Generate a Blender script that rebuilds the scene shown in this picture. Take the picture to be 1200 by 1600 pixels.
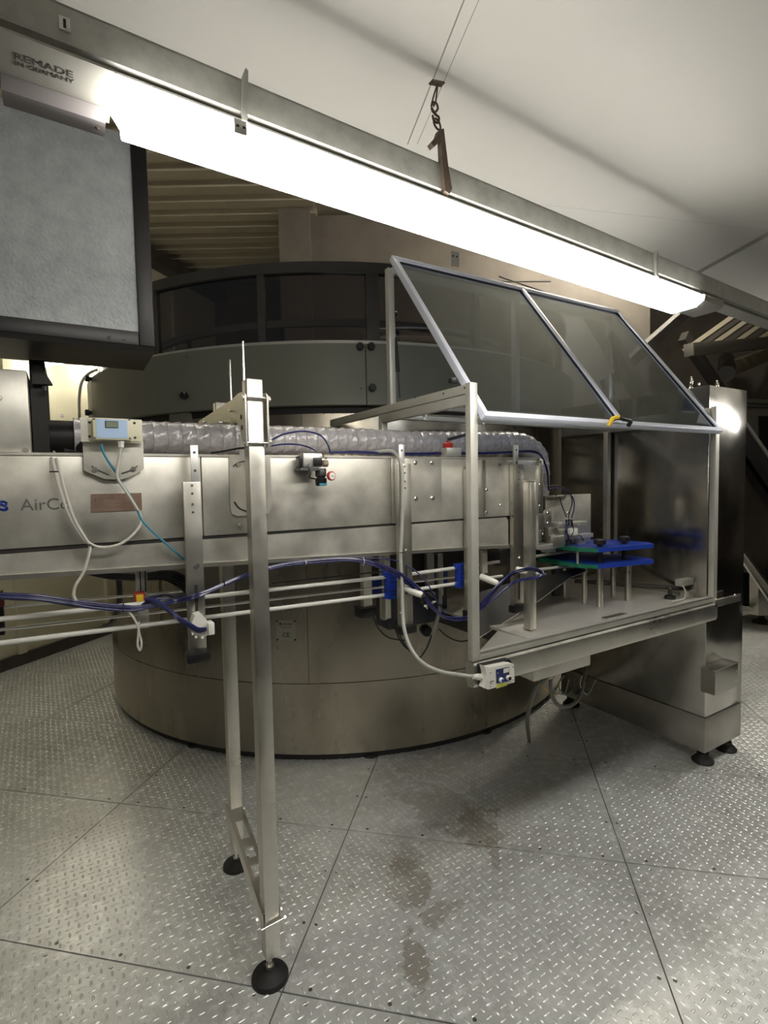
import bpy, bmesh, math, random
from mathutils import Vector, Matrix
import numpy as np
random.seed(4)
for o in list(bpy.data.objects): bpy.data.objects.remove(o)
SC = bpy.context.scene
# ------------------------------------------------------------ camera
F_PX, PITCH, ROLL, BETA = 819.568, .0561582511, .0194361511, 1.03142223
CAM_H = 1.5
_F = np.array([0, math.cos(PITCH), -math.sin(PITCH)]); _r = np.array([1., 0, 0]); _d = np.cross(_F, _r)
_c, _s = math.cos(ROLL), math.sin(ROLL)
_M = np.array([[math.sin(BETA), math.cos(BETA), 0], [-math.cos(BETA), math.sin(BETA), 0], [0, 0, 1.]])
CR, CD, CF = _M @ (_c*_r + _s*_d), _M @ (-_s*_r + _c*_d), _M @ _F
cam = bpy.data.cameras.new('camera'); camo = bpy.data.objects.new('camera', cam); SC.collection.objects.link(camo)
cam.sensor_fit = 'HORIZONTAL'; cam.sensor_width = 36; cam.lens = 36*F_PX/1200; cam.clip_start = .02; cam.clip_end = 100
camo.matrix_world = Matrix([[CR[0], -CD[0], -CF[0], 0], [CR[1], -CD[1], -CF[1], 0], [CR[2], -CD[2], -CF[2], CAM_H], [0, 0, 0, 1]])
SC.camera = camo
# ------------------------------------------------------------ world, exposure
w = bpy.data.worlds.new('world'); SC.world = w; w.use_nodes = True
w.node_tree.nodes['Background'].inputs[0].default_value = (.95, .93, .85, 1)
w.node_tree.nodes['Background'].inputs[1].default_value = .05
SC.view_settings.view_transform = 'Standard'; SC.view_settings.look = 'None'
SC.view_settings.exposure = .48; SC.view_settings.gamma = 1; SC.view_settings.use_curve_mapping = False
MAIN_LAMP = 20.0
SIDE_LAMP = 17.0
FAR_LAMP = 6.5
ROOF_FILL = 26.0  # strength of the unseen lamps added under the roof

# pixel -> point helpers (points on real planes of the place)
def ray(x, y): return (x-600)/F_PX*CR + (y-800)/F_PX*CD + CF
def pz(x, y, z=0.): d = ray(x, y); t = (z-CAM_H)/d[2]; return (t*d[0], t*d[1], z)
def py(x, y, Y): d = ray(x, y); t = Y/d[1]; return (t*d[0], Y, CAM_H+t*d[2])
def pX(x, y, X): d = ray(x, y); t = X/d[0]; return (X, t*d[1], CAM_H+t*d[2])
CEN = (2.037, 4.114)
def oncyl(x, y, r):
    d = ray(x, y); a = d[0]**2+d[1]**2; b = -2*(d[0]*CEN[0]+d[1]*CEN[1]); c = CEN[0]**2+CEN[1]**2-r*r
    t = (-b-math.sqrt(b*b-4*a*c))/(2*a); return (t*d[0], t*d[1], CAM_H+t*d[2])

# ------------------------------------------------------------ materials
def mat(name, col, rough=.5, metal=0., noise=0., nscale=8., bump=0., bscale=60., stretch=None, emit=None, spec=.5, col2=None, rvar=0.):
    m = bpy.data.materials.new(name); m.use_nodes = True; nt = m.node_tree; N = nt.nodes; L = nt.links
    b = N['Principled BSDF']; b.inputs['Base Color'].default_value = (*col, 1); b.inputs['Roughness'].default_value = rough
    b.inputs['Metallic'].default_value = metal; b.inputs['Specular IOR Level'].default_value = spec
    if emit:
        b.inputs['Emission Color'].default_value = (*emit[:3], 1); b.inputs['Emission Strength'].default_value = emit[3]
    if noise or bump or rvar:
        g = N.new('ShaderNodeNewGeometry'); mp = N.new('ShaderNodeMapping'); L.new(g.outputs['Position'], mp.inputs[0])
        if stretch: mp.inputs['Scale'].default_value = stretch
        n = N.new('ShaderNodeTexNoise'); n.inputs['Scale'].default_value = nscale; n.inputs['Detail'].default_value = 6; n.inputs['Roughness'].default_value = .62
        L.new(mp.outputs[0], n.inputs['Vector'])
        if noise:
            r = N.new('ShaderNodeValToRGB'); r.color_ramp.elements[0].position = .3; r.color_ramp.elements[1].position = .7
            c2 = col2 or tuple(c*(1-noise) for c in col)
            r.color_ramp.elements[0].color = (*c2, 1); r.color_ramp.elements[1].color = (*tuple(min(1, c*(1+noise*.4)) for c in col), 1)
            L.new(n.outputs['Fac'], r.inputs[0]); L.new(r.outputs[0], b.inputs['Base Color'])
        if rvar:
            mr = N.new('ShaderNodeMapRange'); mr.inputs[1].default_value = .3; mr.inputs[2].default_value = .7
            mr.inputs[3].default_value = max(.02, rough-rvar); mr.inputs[4].default_value = rough+rvar
            L.new(n.outputs['Fac'], mr.inputs[0]); L.new(mr.outputs[0], b.inputs['Roughness'])
        if bump:
            n2 = N.new('ShaderNodeTexNoise'); n2.inputs['Scale'].default_value = bscale; n2.inputs['Detail'].default_value = 3
            L.new(mp.outputs[0], n2.inputs['Vector']); bp = N.new('ShaderNodeBump'); bp.inputs['Strength'].default_value = bump
            bp.inputs['Distance'].default_value = .01; L.new(n2.outputs['Fac'], bp.inputs['Height']); L.new(bp.outputs[0], b.inputs['Normal'])
    return m
def glassmat(name, tint, refl=.5, rough=.03):
    m = bpy.data.materials.new(name); m.use_nodes = True; nt = m.node_tree; N = nt.nodes; L = nt.links
    N.remove(N['Principled BSDF']); out = N['Material Output']
    t = N.new('ShaderNodeBsdfTransparent'); t.inputs[0].default_value = (*tint, 1)
    g = N.new('ShaderNodeBsdfGlossy'); g.inputs['Roughness'].default_value = rough; g.inputs[0].default_value = (.78, .87, 1, 1)
    f = N.new('ShaderNodeLayerWeight'); f.inputs[0].default_value = .5
    pw = N.new('ShaderNodeMath'); pw.operation = 'POWER'; pw.inputs[1].default_value = 4.; L.new(f.outputs['Facing'], pw.inputs[0])
    ma = N.new('ShaderNodeMath'); ma.operation = 'MULTIPLY_ADD'; ma.inputs[1].default_value = .9; ma.inputs[2].default_value = .13; L.new(pw.outputs[0], ma.inputs[0])
    mu = N.new('ShaderNodeMath'); mu.operation = 'MULTIPLY'; mu.inputs[1].default_value = refl; L.new(ma.outputs[0], mu.inputs[0])
    mx = N.new('ShaderNodeMixShader'); L.new(mu.outputs[0], mx.inputs[0]); L.new(t.outputs[0], mx.inputs[1]); L.new(g.outputs[0], mx.inputs[2])
    L.new(mx.outputs[0], out.inputs[0]); return m
STEEL = mat('brushed_stainless', (.60, .58, .52), .34, .95, noise=.2, nscale=6, rvar=.1, bump=.02, bscale=40)
PANEL = mat('stainless_sheet', (.68, .655, .58), .42, .7, noise=.3, nscale=7, rvar=.12, bump=.03, bscale=3)
DRUM = mat('drum_stainless', (.40, .36, .29), .27, .93, noise=.3, nscale=2.2, rvar=.09, stretch=(1, 1, .35), bump=.35, bscale=2.2)
BOXST = mat('cabinet_stainless', (.50, .48, .44), .17, 1., noise=.25, nscale=3, rvar=.06, bump=.03, bscale=2.5)
BOXP = mat('cabinet_plinth_steel', (.40, .38, .34), .33, .9, noise=.2, nscale=4, rvar=.06)
DSTL = mat('dark_steel_channel', (.36, .34, .30), .35, .9, noise=.2, nscale=6)  # darker steel for the faces of the right-hand brackets
ALU = mat('anodised_aluminium', (.72, .71, .68), .38, .8, noise=.06, nscale=10)
ALUFR = mat('frame_aluminium', (.62, .605, .54), .42, .5, noise=.08, nscale=10)
BOLT = mat('bolt_steel', (.75, .73, .68), .25, 1.)
GALV = mat('galvanised_steel', (.42, .42, .38), .5, .55, noise=.25, nscale=30, rvar=.1)
RUST = mat('rusty_steel', (.16, .12, .09), .7, .5, noise=.4, nscale=60)
BLACK = mat('black_plastic', (.012, .012, .013), .38)
BLACKF = mat('black_frame_steel', (.018, .016, .016), .45, .2, noise=.2, nscale=12)
DARK = mat('dark_interior', (.02, .019, .018), .6)
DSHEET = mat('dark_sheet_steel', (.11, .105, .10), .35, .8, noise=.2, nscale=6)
RUBBER = mat('black_rubber', (.014, .013, .013), .6)
FELT = mat('grey_filter_felt', (.40, .42, .42), .95, noise=.22, nscale=22, bump=.4, bscale=120)
PAINT = mat('grey_painted_panel', (.22, .22, .18), .45, .1, noise=.08, nscale=3)
BLUE = mat('blue_polymer', (.012, .05, .42), .42, noise=.12, nscale=20)
GREEN = mat('green_polymer', (.01, .16, .09), .4)
HBLUE = mat('blue_tubing', (.012, .016, .10), .25)
WCAB = mat('white_cable', (.62, .60, .53), .45)
GCAB = mat('grey_conduit', (.38, .38, .34), .5)
TEAL = mat('teal_cable', (.05, .25, .36), .45)
WPLA = mat('white_plastic', (.78, .77, .70), .35)
WROD = mat('white_polymer_rod', (.72, .71, .66), .4)
CREAM = mat('cream_plastic', (.66, .63, .46), .45)
LBLUE = mat('pale_blue_label', (.42, .56, .78), .4)
LCD = mat('display_screen', (.22, .25, .19), .2)
HOSE = mat('grey_hose_film', (.46, .44, .45), .24, .1, noise=.2, nscale=40, bump=.5, bscale=45, stretch=(1, 1, 1))
WIRE = mat('hose_wire', (.30, .28, .29), .4)
CEIL = mat('ceiling_panel', (.64, .62, .57), .7, noise=.04, nscale=2)
DECK = mat('roof_deck', (.50, .45, .34), .6, noise=.1, nscale=4)
WALLC = mat('cream_wall', (.80, .76, .57), .6, noise=.06, nscale=3)
WALLB = mat('taupe_wall', (.19, .165, .14), .75, noise=.25, nscale=2.5)
BEAM = mat('dark_beam', (.09, .08, .07), .6, noise=.3, nscale=5)
HOUS = mat('lamp_housing', (.36, .35, .31), .5)
BALL = mat('grey_gear_cover', (.22, .20, .20), .45)
RED = mat('red_plastic', (.45, .03, .02), .4)
YEL = mat('yellow_plastic', (.75, .5, .03), .4)
ORG = mat('orange_plastic', (.8, .25, .04), .4)
NAVY = mat('navy_label', (.02, .03, .12), .4)
COPPER = mat('copper_tint_plate', (.50, .34, .27), .35, .8, noise=.3, nscale=25)
INK = mat('ink_grey', (.12, .13, .12), .6)
INKB = mat('ink_blue', (.02, .06, .35), .5)
LIDG = glassmat('tinted_lid_glass', (.82, .86, .93), 1.8)
WING = glassmat('smoked_window', (.42, .39, .37), .7)
CLEAR = glassmat('clear_film', (.8, .8, .8), .6)
EMIT = mat('lamp_diffuser', (.9, .9, .9), .5, emit=(1, .97, .91, MAIN_LAMP))
EMIT2 = mat('side_lamp_diffuser', (.9, .9, .9), .5, emit=(1, .93, .78, SIDE_LAMP))
EMIT3 = mat('far_lamp_diffuser', (.9, .9, .9), .5, emit=(1, .94, .78, FAR_LAMP))

EMIT6 = mat('bright_roof_fill_diffuser', (.9, .9, .9), .5, emit=(1, .93, .78, ROOF_FILL*2.5))
EMIT5 = mat('left_fill_diffuser', (.9, .9, .9), .5, emit=(1, .97, .91, MAIN_LAMP*.45))
EMIT4 = mat('roof_fill_diffuser', (.9, .9, .9), .5, emit=(1, .93, .78, ROOF_FILL))
def floor_material(name='tread_plate_metal', lift=1., metal=.35):
    m = bpy.data.materials.new(name); m.use_nodes = True; nt = m.node_tree; N = nt.nodes; L = nt.links
    b = N['Principled BSDF']; g = N.new('ShaderNodeNewGeometry')
    def noise(s, d=6, r=.62):
        n = N.new('ShaderNodeTexNoise'); n.inputs['Scale'].default_value = s; n.inputs['Detail'].default_value = d; n.inputs['Roughness'].default_value = r
        L.new(g.outputs['Position'], n.inputs['Vector']); return n
    def ramp(f, p0, p1, c0, c1):
        r = N.new('ShaderNodeValToRGB'); e = r.color_ramp.elements; e[0].position = p0; e[1].position = p1; e[0].color = (*c0, 1); e[1].color = (*c1, 1)
        L.new(f, r.inputs[0]); return r
    a = ramp(noise(1.6).outputs['Fac'], .3, .72, (.50*lift, .505*lift, .48*lift), (.80*lift, .815*lift, .80*lift))
    sp = ramp(noise(22, 5, .7).outputs['Fac'], .5, .72, (0, 0, 0), (1, 1, 1))
    mx = N.new('ShaderNodeMix'); mx.data_type = 'RGBA'; L.new(sp.outputs[0], mx.inputs[0]); L.new(a.outputs[0], mx.inputs[6]); mx.inputs[7].default_value = (.95, .96, .95, 1)
    dk = ramp(noise(9, 8, .75).outputs['Fac'], .27, .42, (.55, .53, .48), (1, 1, 1))
    mu = N.new('ShaderNodeMix'); mu.data_type = 'RGBA'; mu.blend_type = 'MULTIPLY'; mu.inputs[0].default_value = .7
    L.new(mx.outputs[2], mu.inputs[6]); L.new(dk.outputs[0], mu.inputs[7])
    last = mu.outputs[2]
    # spilled-oil stains: fixed spots on the plates
    nz = noise(7, 6, .7)
    for (cx, cy, sx, sy, ang, dep) in STAINS:
        mp = N.new('ShaderNodeMapping'); mp.vector_type = 'TEXTURE'; mp.inputs['Location'].default_value = (cx, cy, 0); mp.inputs['Rotation'].default_value = (0, 0, ang); mp.inputs['Scale'].default_value = (sx, sy, 1)
        L.new(g.outputs['Position'], mp.inputs[0]); ln = N.new('ShaderNodeVectorMath'); ln.operation = 'LENGTH'; L.new(mp.outputs[0], ln.inputs[0])
        ad = N.new('ShaderNodeMath'); ad.operation = 'MULTIPLY_ADD'; L.new(nz.outputs['Fac'], ad.inputs[0]); ad.inputs[1].default_value = 3.4; L.new(ln.outputs['Value'], ad.inputs[2])
        rp = ramp(ad.outputs[0], .0, 1, (dep, dep, dep), (0, 0, 0)); mr = N.new('ShaderNodeMapRange'); mr.inputs[1].default_value = 2.5; mr.inputs[2].default_value = 2.62; mr.inputs[3].default_value = dep; mr.inputs[4].default_value = 0
        N.remove(rp); L.new(ad.outputs[0], mr.inputs[0])
        m2 = N.new('ShaderNodeMix'); m2.data_type = 'RGBA'; L.new(mr.outputs[0], m2.inputs[0]); L.new(last, m2.inputs[6]); m2.inputs[7].default_value = (.27, .225, .165, 1); last = m2.outputs[2]
    L.new(last, b.inputs['Base Color']); b.inputs['Metallic'].default_value = metal
    rr = N.new('ShaderNodeMapRange'); rr.inputs[1].default_value = .3; rr.inputs[2].default_value = .7; rr.inputs[3].default_value = .27; rr.inputs[4].default_value = .42
    L.new(noise(5, 5, .7).outputs['Fac'], rr.inputs[0]); L.new(rr.outputs[0], b.inputs['Roughness'])
    bp = N.new('ShaderNodeBump'); bp.inputs['Strength'].default_value = .12; bp.inputs['Distance'].default_value = .004; L.new(noise(55, 4).outputs['Fac'], bp.inputs['Height']); L.new(bp.outputs[0], b.inputs['Normal'])
    return m
_s1 = pz(648, 1490); _s2 = pz(690, 1430); _s3 = pz(745, 1295); _s4 = pz(640, 1350)
_s5 = pz(640, 1380); _s6 = pz(770, 1330); _s7 = pz(680, 1260)
STAINS = [(_s1[0], _s1[1], .050, .13, -.55, .55), (_s2[0], _s2[1], .10, .06, .1, .45), (_s3[0], _s3[1], .14, .13, .5, .5), (_s4[0], _s4[1], .06, .20, -.3, .3), (_s5[0], _s5[1], .08, .12, -.5, .4), (_s6[0], _s6[1], .03, .10, -.5, .45), (_s7[0], _s7[1], .13, .20, .4, .3)]
FLOOR = floor_material()
TREAD = floor_material('raised_tread_metal', 1.15, .55)

# ------------------------------------------------------------ mesh builder
class MB:
    def __init__(s): s.v = []; s.f = []; s.smooth = []
    def add(s, vs, fs, sm=False):
        k = len(s.v); s.v += [tuple(map(float, v)) for v in vs]; s.f += [tuple(i+k for i in f) for f in fs]; s.smooth += [sm]*len(fs); return s
    def box(s, x0, y0, z0, x1, y1, z1, c=0.):
        x0, x1 = sorted((x0, x1)); y0, y1 = sorted((y0, y1)); z0, z1 = sorted((z0, z1))
        if c <= 0:
            return s.add([(x0,y0,z0),(x1,y0,z0),(x1,y1,z0),(x0,y1,z0),(x0,y0,z1),(x1,y0,z1),(x1,y1,z1),(x0,y1,z1)],
                         [(0,3,2,1),(4,5,6,7),(0,1,5,4),(1,2,6,5),(2,3,7,6),(3,0,4,7)])
        c = min(c, (x1-x0)*.45, (y1-y0)*.45, (z1-z0)*.45)
        bm = bmesh.new(); r = bmesh.ops.create_cube(bm, size=1)
        for v in bm.verts: v.co = Vector(((x0+x1)/2+v.co.x*(x1-x0), (y0+y1)/2+v.co.y*(y1-y0), (z0+z1)/2+v.co.z*(z1-z0)))
        bmesh.ops.bevel(bm, geom=bm.edges[:], offset=c, segments=2, profile=.5, affect='EDGES')
        bm.verts.index_update(); s.add([v.co[:] for v in bm.verts], [[v.index for v in f.verts] for f in bm.faces], False); bm.free(); return s
    def bar(s, p0, p1, wd, ht, up=(0, 0, 1), c=0.):
        """rectangular bar from p0 to p1 (centre line), wd sideways, ht along up"""
        p0, p1 = Vector(p0), Vector(p1); d = (p1-p0); L = d.length; d.normalize(); sd = d.cross(Vector(up)).normalized(); u = sd.cross(d)
        m = MB(); m.box(0, -wd/2, -ht/2, L, wd/2, ht/2, c)
        return s.add([p0+d*v[0]+sd*v[1]+u*v[2] for v in m.v], m.f, False)
    def cyl(s, p0, p1, r, n=16, r1=None, cap=True):
        p0, p1 = Vector(p0), Vector(p1); d = (p1-p0).normalized(); a = Vector((0, 0, 1)) if abs(d.z) < .9 else Vector((1, 0, 0))
        x = d.cross(a).normalized(); y = d.cross(x); r1 = r if r1 is None else r1; vs = []
        for p, q in ((p0, r), (p1, r1)):
            for i in range(n): t = 2*math.pi*i/n; vs.append(p+x*(math.cos(t)*q)+y*(math.sin(t)*q))
        s.add(vs, [(i, (i+1) % n, n+(i+1) % n, n+i) for i in range(n)], True)
        if cap: s.add(vs, [tuple(range(n))[::-1], tuple(range(n, 2*n))], False)
        return s
    def tube(s, pts, r, n=8, closed=False, rf=None):
        P = [Vector(p) for p in pts]; m = len(P); vs = []; pr = None
        for i, p in enumerate(P):
            if closed: t = P[(i+1) % m]-P[i-1]
            else: t = P[min(i+1, m-1)]-P[max(i-1, 0)]
            t.normalize()
            if pr is None: a = Vector((0, 0, 1)) if abs(t.z) < .9 else Vector((1, 0, 0)); x = t.cross(a).normalized()
            else: x = (pr-t*pr.dot(t)).normalized()
            pr = x; y = t.cross(x); q = rf(i/(m-1)) if rf else r
            for k in range(n): th = 2*math.pi*k/n; vs.append(p+x*(math.cos(th)*q)+y*(math.sin(th)*q))
        fs = []
        for i in range(m if closed else m-1):
            j = (i+1) % m
            for k in range(n): fs.append((i*n+k, i*n+(k+1) % n, j*n+(k+1) % n, j*n+k))
        s.add(vs, fs, True)
        if not closed: s.add(vs, [tuple(range(n))[::-1], tuple(range((m-1)*n, m*n))], False)
        return s
    def lathe(s, o, prof, n=24, ax=(0, 0, 1)):
        o = Vector(o); d = Vector(ax).normalized(); a = Vector((1, 0, 0)) if abs(d.x) < .9 else Vector((0, 1, 0)); x = d.cross(a).normalized(); y = d.cross(x); vs = []
        for r, h in prof:
            for i in range(n): t = 2*math.pi*i/n; vs.append(o+d*h+x*(math.cos(t)*r)+y*(math.sin(t)*r))
        m = len(prof); s.add(vs, [(j*n+i, j*n+(i+1) % n, (j+1)*n+(i+1) % n, (j+1)*n+i) for j in range(m-1) for i in range(n)], True)
        return s.add(vs, [tuple(range(n))[::-1], tuple(range((m-1)*n, m*n))], False)
    def prism(s, poly, axis, a, b):
        """poly of 2-tuples in the plane normal to axis, extruded from a to b"""
        def mk(p, t): return {'x': (t, p[0], p[1]), 'y': (p[0], t, p[1]), 'z': (p[0], p[1], t)}[axis]
        n = len(poly); vs = [mk(p, a) for p in poly]+[mk(p, b) for p in poly]
        return s.add(vs, [tuple(range(n)), tuple(range(n, 2*n))[::-1]]+[(i, n+i, n+(i+1) % n, (i+1) % n) for i in range(n)])
    def arc(s, cx, cy, r0, r1, z0, z1, a0, a1, n=24):
        vs = []
        for i in range(n+1):
            t = a0+(a1-a0)*i/n
            for r, z in ((r1, z0), (r1, z1), (r0, z1), (r0, z0)): vs.append((cx+r*math.cos(t), cy+r*math.sin(t), z))
        fo = []; fi = []
        for i in range(n):
            k = i*4
            fo.append((k, k+4, k+5, k+1)); fi += [(k+1, k+5, k+6, k+2), (k+2, k+6, k+7, k+3), (k+3, k+7, k+4, k)]
        k0 = len(s.v); s.add(vs, fo+fi, False)
        for i in range(len(s.smooth)-len(fo+fi), len(s.smooth)-len(fi)): s.smooth[i] = True
        if abs(a1-a0) < 6.28: s.add(vs, [(0, 1, 2, 3), (n*4+3, n*4+2, n*4+1, n*4)])
        return s
    def build(s, name, m, parent=None):
        me = bpy.data.meshes.new(name); me.from_pydata(s.v, [], s.f)
        me.polygons.foreach_set('use_smooth', s.smooth); me.materials.append(m)
        bm = bmesh.new(); bm.from_mesh(me); bmesh.ops.remove_doubles(bm, verts=bm.verts, dist=1e-6); bmesh.ops.recalc_face_normals(bm, faces=bm.faces); bm.to_mesh(me); bm.free(); me.set_sharp_from_angle(angle=.6)
        o = bpy.data.objects.new(name, me); SC.collection.objects.link(o); link(o, parent); return o
def wm(o):
    return wm(o.parent) @ o.matrix_parent_inverse @ o.matrix_basis if o.parent else o.matrix_basis.copy()
def link(o, parent):
    if parent is not None:
        o.parent = parent; o.matrix_parent_inverse = wm(parent).inverted()
def tag(o, label=None, cat=None, group=None, kind=None):
    if label: o['label'] = label
    if cat: o['category'] = cat
    if group: o['group'] = group
    if kind: o['kind'] = kind
    return o
def thing(name, loc, label, cat, group=None):
    o = bpy.data.objects.new(name, None); SC.collection.objects.link(o); o.location = loc; o.empty_display_size = .05
    return tag(o, label, cat, group)
def struct(o): o['kind'] = 'structure'; return o
def spline(pts, n=8):
    P = [Vector(p) for p in pts]; P = [P[0]*2-P[1]]+P+[P[-1]*2-P[-2]]; out = []
    for i in range(1, len(P)-2):
        for k in range(n):
            t = k/n; a, b, c, d = P[i-1:i+3]
            out.append(.5*((2*b)+(c-a)*t+(2*a-5*b+4*c-d)*t*t+(3*b-a-3*c+d)*t**3))
    out.append(P[-2]); return out
def bolt(mb, p, ax, r=.006, h=.005):
    p = Vector(p); a = Vector(ax).normalized(); mb.cyl(p, p+a*h*.3, r*1.3, 14); mb.cyl(p+a*h*.3, p+a*h, r, 6); return mb
FR = (0, -1, 0)
def text(name, body, size, loc, rot, m, parent, ext=.0005, align='LEFT', sx=1.):
    cu = bpy.data.curves.new(name, 'FONT'); cu.body = body; cu.size = size; cu.extrude = ext; cu.align_x = align; cu.resolution_u = 3
    to = bpy.data.objects.new(name+'_t', cu); SC.collection.objects.link(to); bpy.context.view_layer.update()
    me = bpy.data.meshes.new_from_object(to.evaluated_get(bpy.context.evaluated_depsgraph_get())); bpy.data.objects.remove(to)
    R = Matrix.Translation(loc) @ Matrix.Rotation(rot[2], 4, 'Z') @ Matrix.Rotation(rot[0], 4, 'X') @ Matrix.Diagonal((sx, 1, 1, 1))
    me.transform(R); me.materials.clear(); me.materials.append(m)
    o = bpy.data.objects.new(name, me); SC.collection.objects.link(o); link(o, parent); return o
UPR = (math.pi/2, 0, 0)

# ============================================================ FLOOR
AN = .201319279-BETA   # plate grid direction against the machine axes
D1 = Vector((math.cos(-AN), math.sin(-AN), 0)); a0_ = .201319279
d1 = _M @ np.array([math.sin(a0_), math.cos(a0_), 0]); d2 = _M @ np.array([math.cos(a0_), -math.sin(a0_), 0])
PW, PD = 1.122, .7355
fl = MB().box(-4, -4, -.05, 11, 12, -.012).build('floor', DARK); struct(fl)
def plate_mesh():
    m = MB().box(.0022, .0026, -.0115, PW-.0022, PD-.0026, 0)
    me = bpy.data.meshes.new('floor_plate'); me.from_pydata(m.v, [], m.f); me.materials.append(FLOOR); return me
def tread_mesh():
    vs, fs = [], []; p = .040; a, b, h = .0135, .0045, .0028
    nx, ny = int(PW/p), int(PD/p)
    for i in range(nx+1):
        for j in range(ny+1):
            for t, (ox, oy) in enumerate(((0, 0), (p/2, p/2))):
                cx, cy = .02+i*p+ox, .016+j*p+oy
                if cx > PW-.014 or cy > PD-.012: continue
                th = math.pi/4 if t else -math.pi/4; c, s = math.cos(th), math.sin(th); k = len(vs)
                for (u, v, z) in ((-a, 0, 0), (-a*.5, -b*.85, 0), (a*.5, -b*.85, 0), (a, 0, 0), (a*.5, b*.85, 0), (-a*.5, b*.85, 0), (-a*.55, 0, h), (a*.55, 0, h)):
                    vs.append((cx+u*c-v*s, cy+u*s+v*c, z))
                fs += [tuple(k+q for q in f) for f in ((0, 1, 6), (1, 2, 7, 6), (2, 3, 7), (3, 4, 7), (4, 5, 6, 7), (5, 0, 6))]
    me = bpy.data.meshes.new('raised_tread'); me.from_pydata(vs, [], fs); me.materials.append(TREAD)
    me.polygons.foreach_set('use_smooth', [True]*len(fs)); return me
def screw_mesh():
    m = MB()
    for y in (.022, PD-.022):
        for k in range(5): m.lathe((.08+k*(PW-.16)/4, y, 0), [(.0062, 0), (.0062, .0006), (.0035, .0006), (.003, .0002)], 12)
    for x in (.022, PW-.022):
        for k in range(1, 3): m.lathe((x, k*PD/3, 0), [(.0062, 0), (.0062, .0006), (.0035, .0006), (.003, .0002)], 12)
    me = bpy.data.meshes.new('plate_screws'); me.from_pydata(m.v, [], m.f); me.materials.append(SCREW); return me
SCREW = mat('plate_screw_steel', (.16, .15, .13), .4, .6)
PM, TM, SM = plate_mesh(), tread_mesh(), screw_mesh()
Rg = Matrix(((d2[0], d1[0], 0, 0), (d2[1], d1[1], 0, 0), (0, 0, 1, 0), (0, 0, 0, 1)))
for i in range(-5, 8):
    for j in range(-2, 12):
        a, b = -.6165+i*PW, 1.3755+(j-1)*PD
        ctr = d2*(a+PW/2)+d1*(b+PD/2); dep = ctr @ CF; lat = ctr @ CR
        if dep < .3 or abs(lat) > dep*.75+1.2: continue
        if ctr[0] > 9.5 or ctr[1] > 9.5: continue
        if math.hypot(ctr[0]-CEN[0], ctr[1]-CEN[1]) < 1.0: continue
        o = bpy.data.objects.new('floor_plate', PM); SC.collection.objects.link(o)
        T = Matrix.Translation(Vector(d2*a+d1*b)) @ Rg
        o.matrix_basis = T; link(o, fl)
        t = bpy.data.objects.new('raised_tread', TM); SC.collection.objects.link(t); t.parent = o; t['kind'] = 'stuff'
        if dep < 5:
            t = bpy.data.objects.new('plate_screws', SM); SC.collection.objects.link(t); t.parent = o; t['kind'] = 'stuff'

# ============================================================ WALLS, CEILINGS
# left cream wall along the plate direction
wl0, wl1 = pz(0, 1050), pz(150, 997); wd = Vector((wl1[0]-wl0[0], wl1[1]-wl0[1], 0)).normalized(); wn = Vector((-wd.y, wd.x, 0))
WL0 = Vector(wl0)-wd*2.0
def wallbox(mb, s0, s1, z0, z1, t0, t1):
    p = [WL0+wd*s0+wn*t0, WL0+wd*s1+wn*t0, WL0+wd*s1+wn*t1, WL0+wd*s0+wn*t1]
    return mb.add([(q.x, q.y, z) for z in (z0, z1) for q in p], [(3, 2, 1, 0), (4, 5, 6, 7), (0, 1, 5, 4), (1, 2, 6, 5), (2, 3, 7, 6), (3, 0, 4, 7)])
struct(wallbox(MB(), 0, 6.6, 0, 4.2, 0, .12).build('wall_left', WALLC))
struct(wallbox(MB(), 0, 6.6, 0.0, .10, -.03, -.001).build('baseboard_left', BEAM))
mb = MB()
for s in (2.15, 3.1, 4.3, 5.6): wallbox(mb, s, s+.07, .1, 4.0, -.035, -.001)
struct(mb.build('trim_1', WALLC))
# dark beam where the left wall meets the roof
struct(wallbox(MB(), 0, 6.6, 4.0, 4.14, -.16, -.001).build('trim_2', BEAM))
CFh = Vector((CF[0], CF[1], 0)).normalized(); CRh = Vector((CR[0], CR[1], 0)).normalized()
def vbox(mb, l0, l1, dd0, dd1, z0, z1):
    """box laid out on the building's own axes (CRh = along the back wall, CFh = away from it)"""
    p = [CRh*l0+CFh*dd0, CRh*l1+CFh*dd0, CRh*l1+CFh*dd1, CRh*l0+CFh*dd1]
    return mb.add([(q.x, q.y, z) for z in (z0, z1) for q in p], [(3, 2, 1, 0), (4, 5, 6, 7), (0, 1, 5, 4), (1, 2, 6, 5), (2, 3, 7, 6), (3, 0, 4, 7)])
deck = struct(vbox(MB(), -4.5, 9, 2.6, 7.4, 4.26, 4.34).build('ceiling', DECK)); deck.name = 'ceiling'
mb = MB()
for k in range(13):
    dd = 3.9+k*.25
    o = vbox(MB(), -4.4, -.62 if dd < 7.6 else -.62, dd, dd+.12, 4.2, 4.262).build('deck_rib', DECK, deck)
# back wall, taupe, with column
struct(vbox(MB(), -4.6, 9, 7.3, 7.4, 0, 4.3).build('wall_back', WALLB))
struct(vbox(MB(), -.98, -.68, 5.3, 5.6, 2.2, 4.2).build('trim_3', WALLB))
bw = struct(vbox(MB(), -.68, 2.75, 5.45, 5.6, 0.0, 4.2).build('wall_back_partition', WALLB)); bw.name = 'wall_middle'
struct(vbox(MB(), 8.8, 9, 1, 7.3, 0, 4.3).build('wall_right', WALLB))
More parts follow.
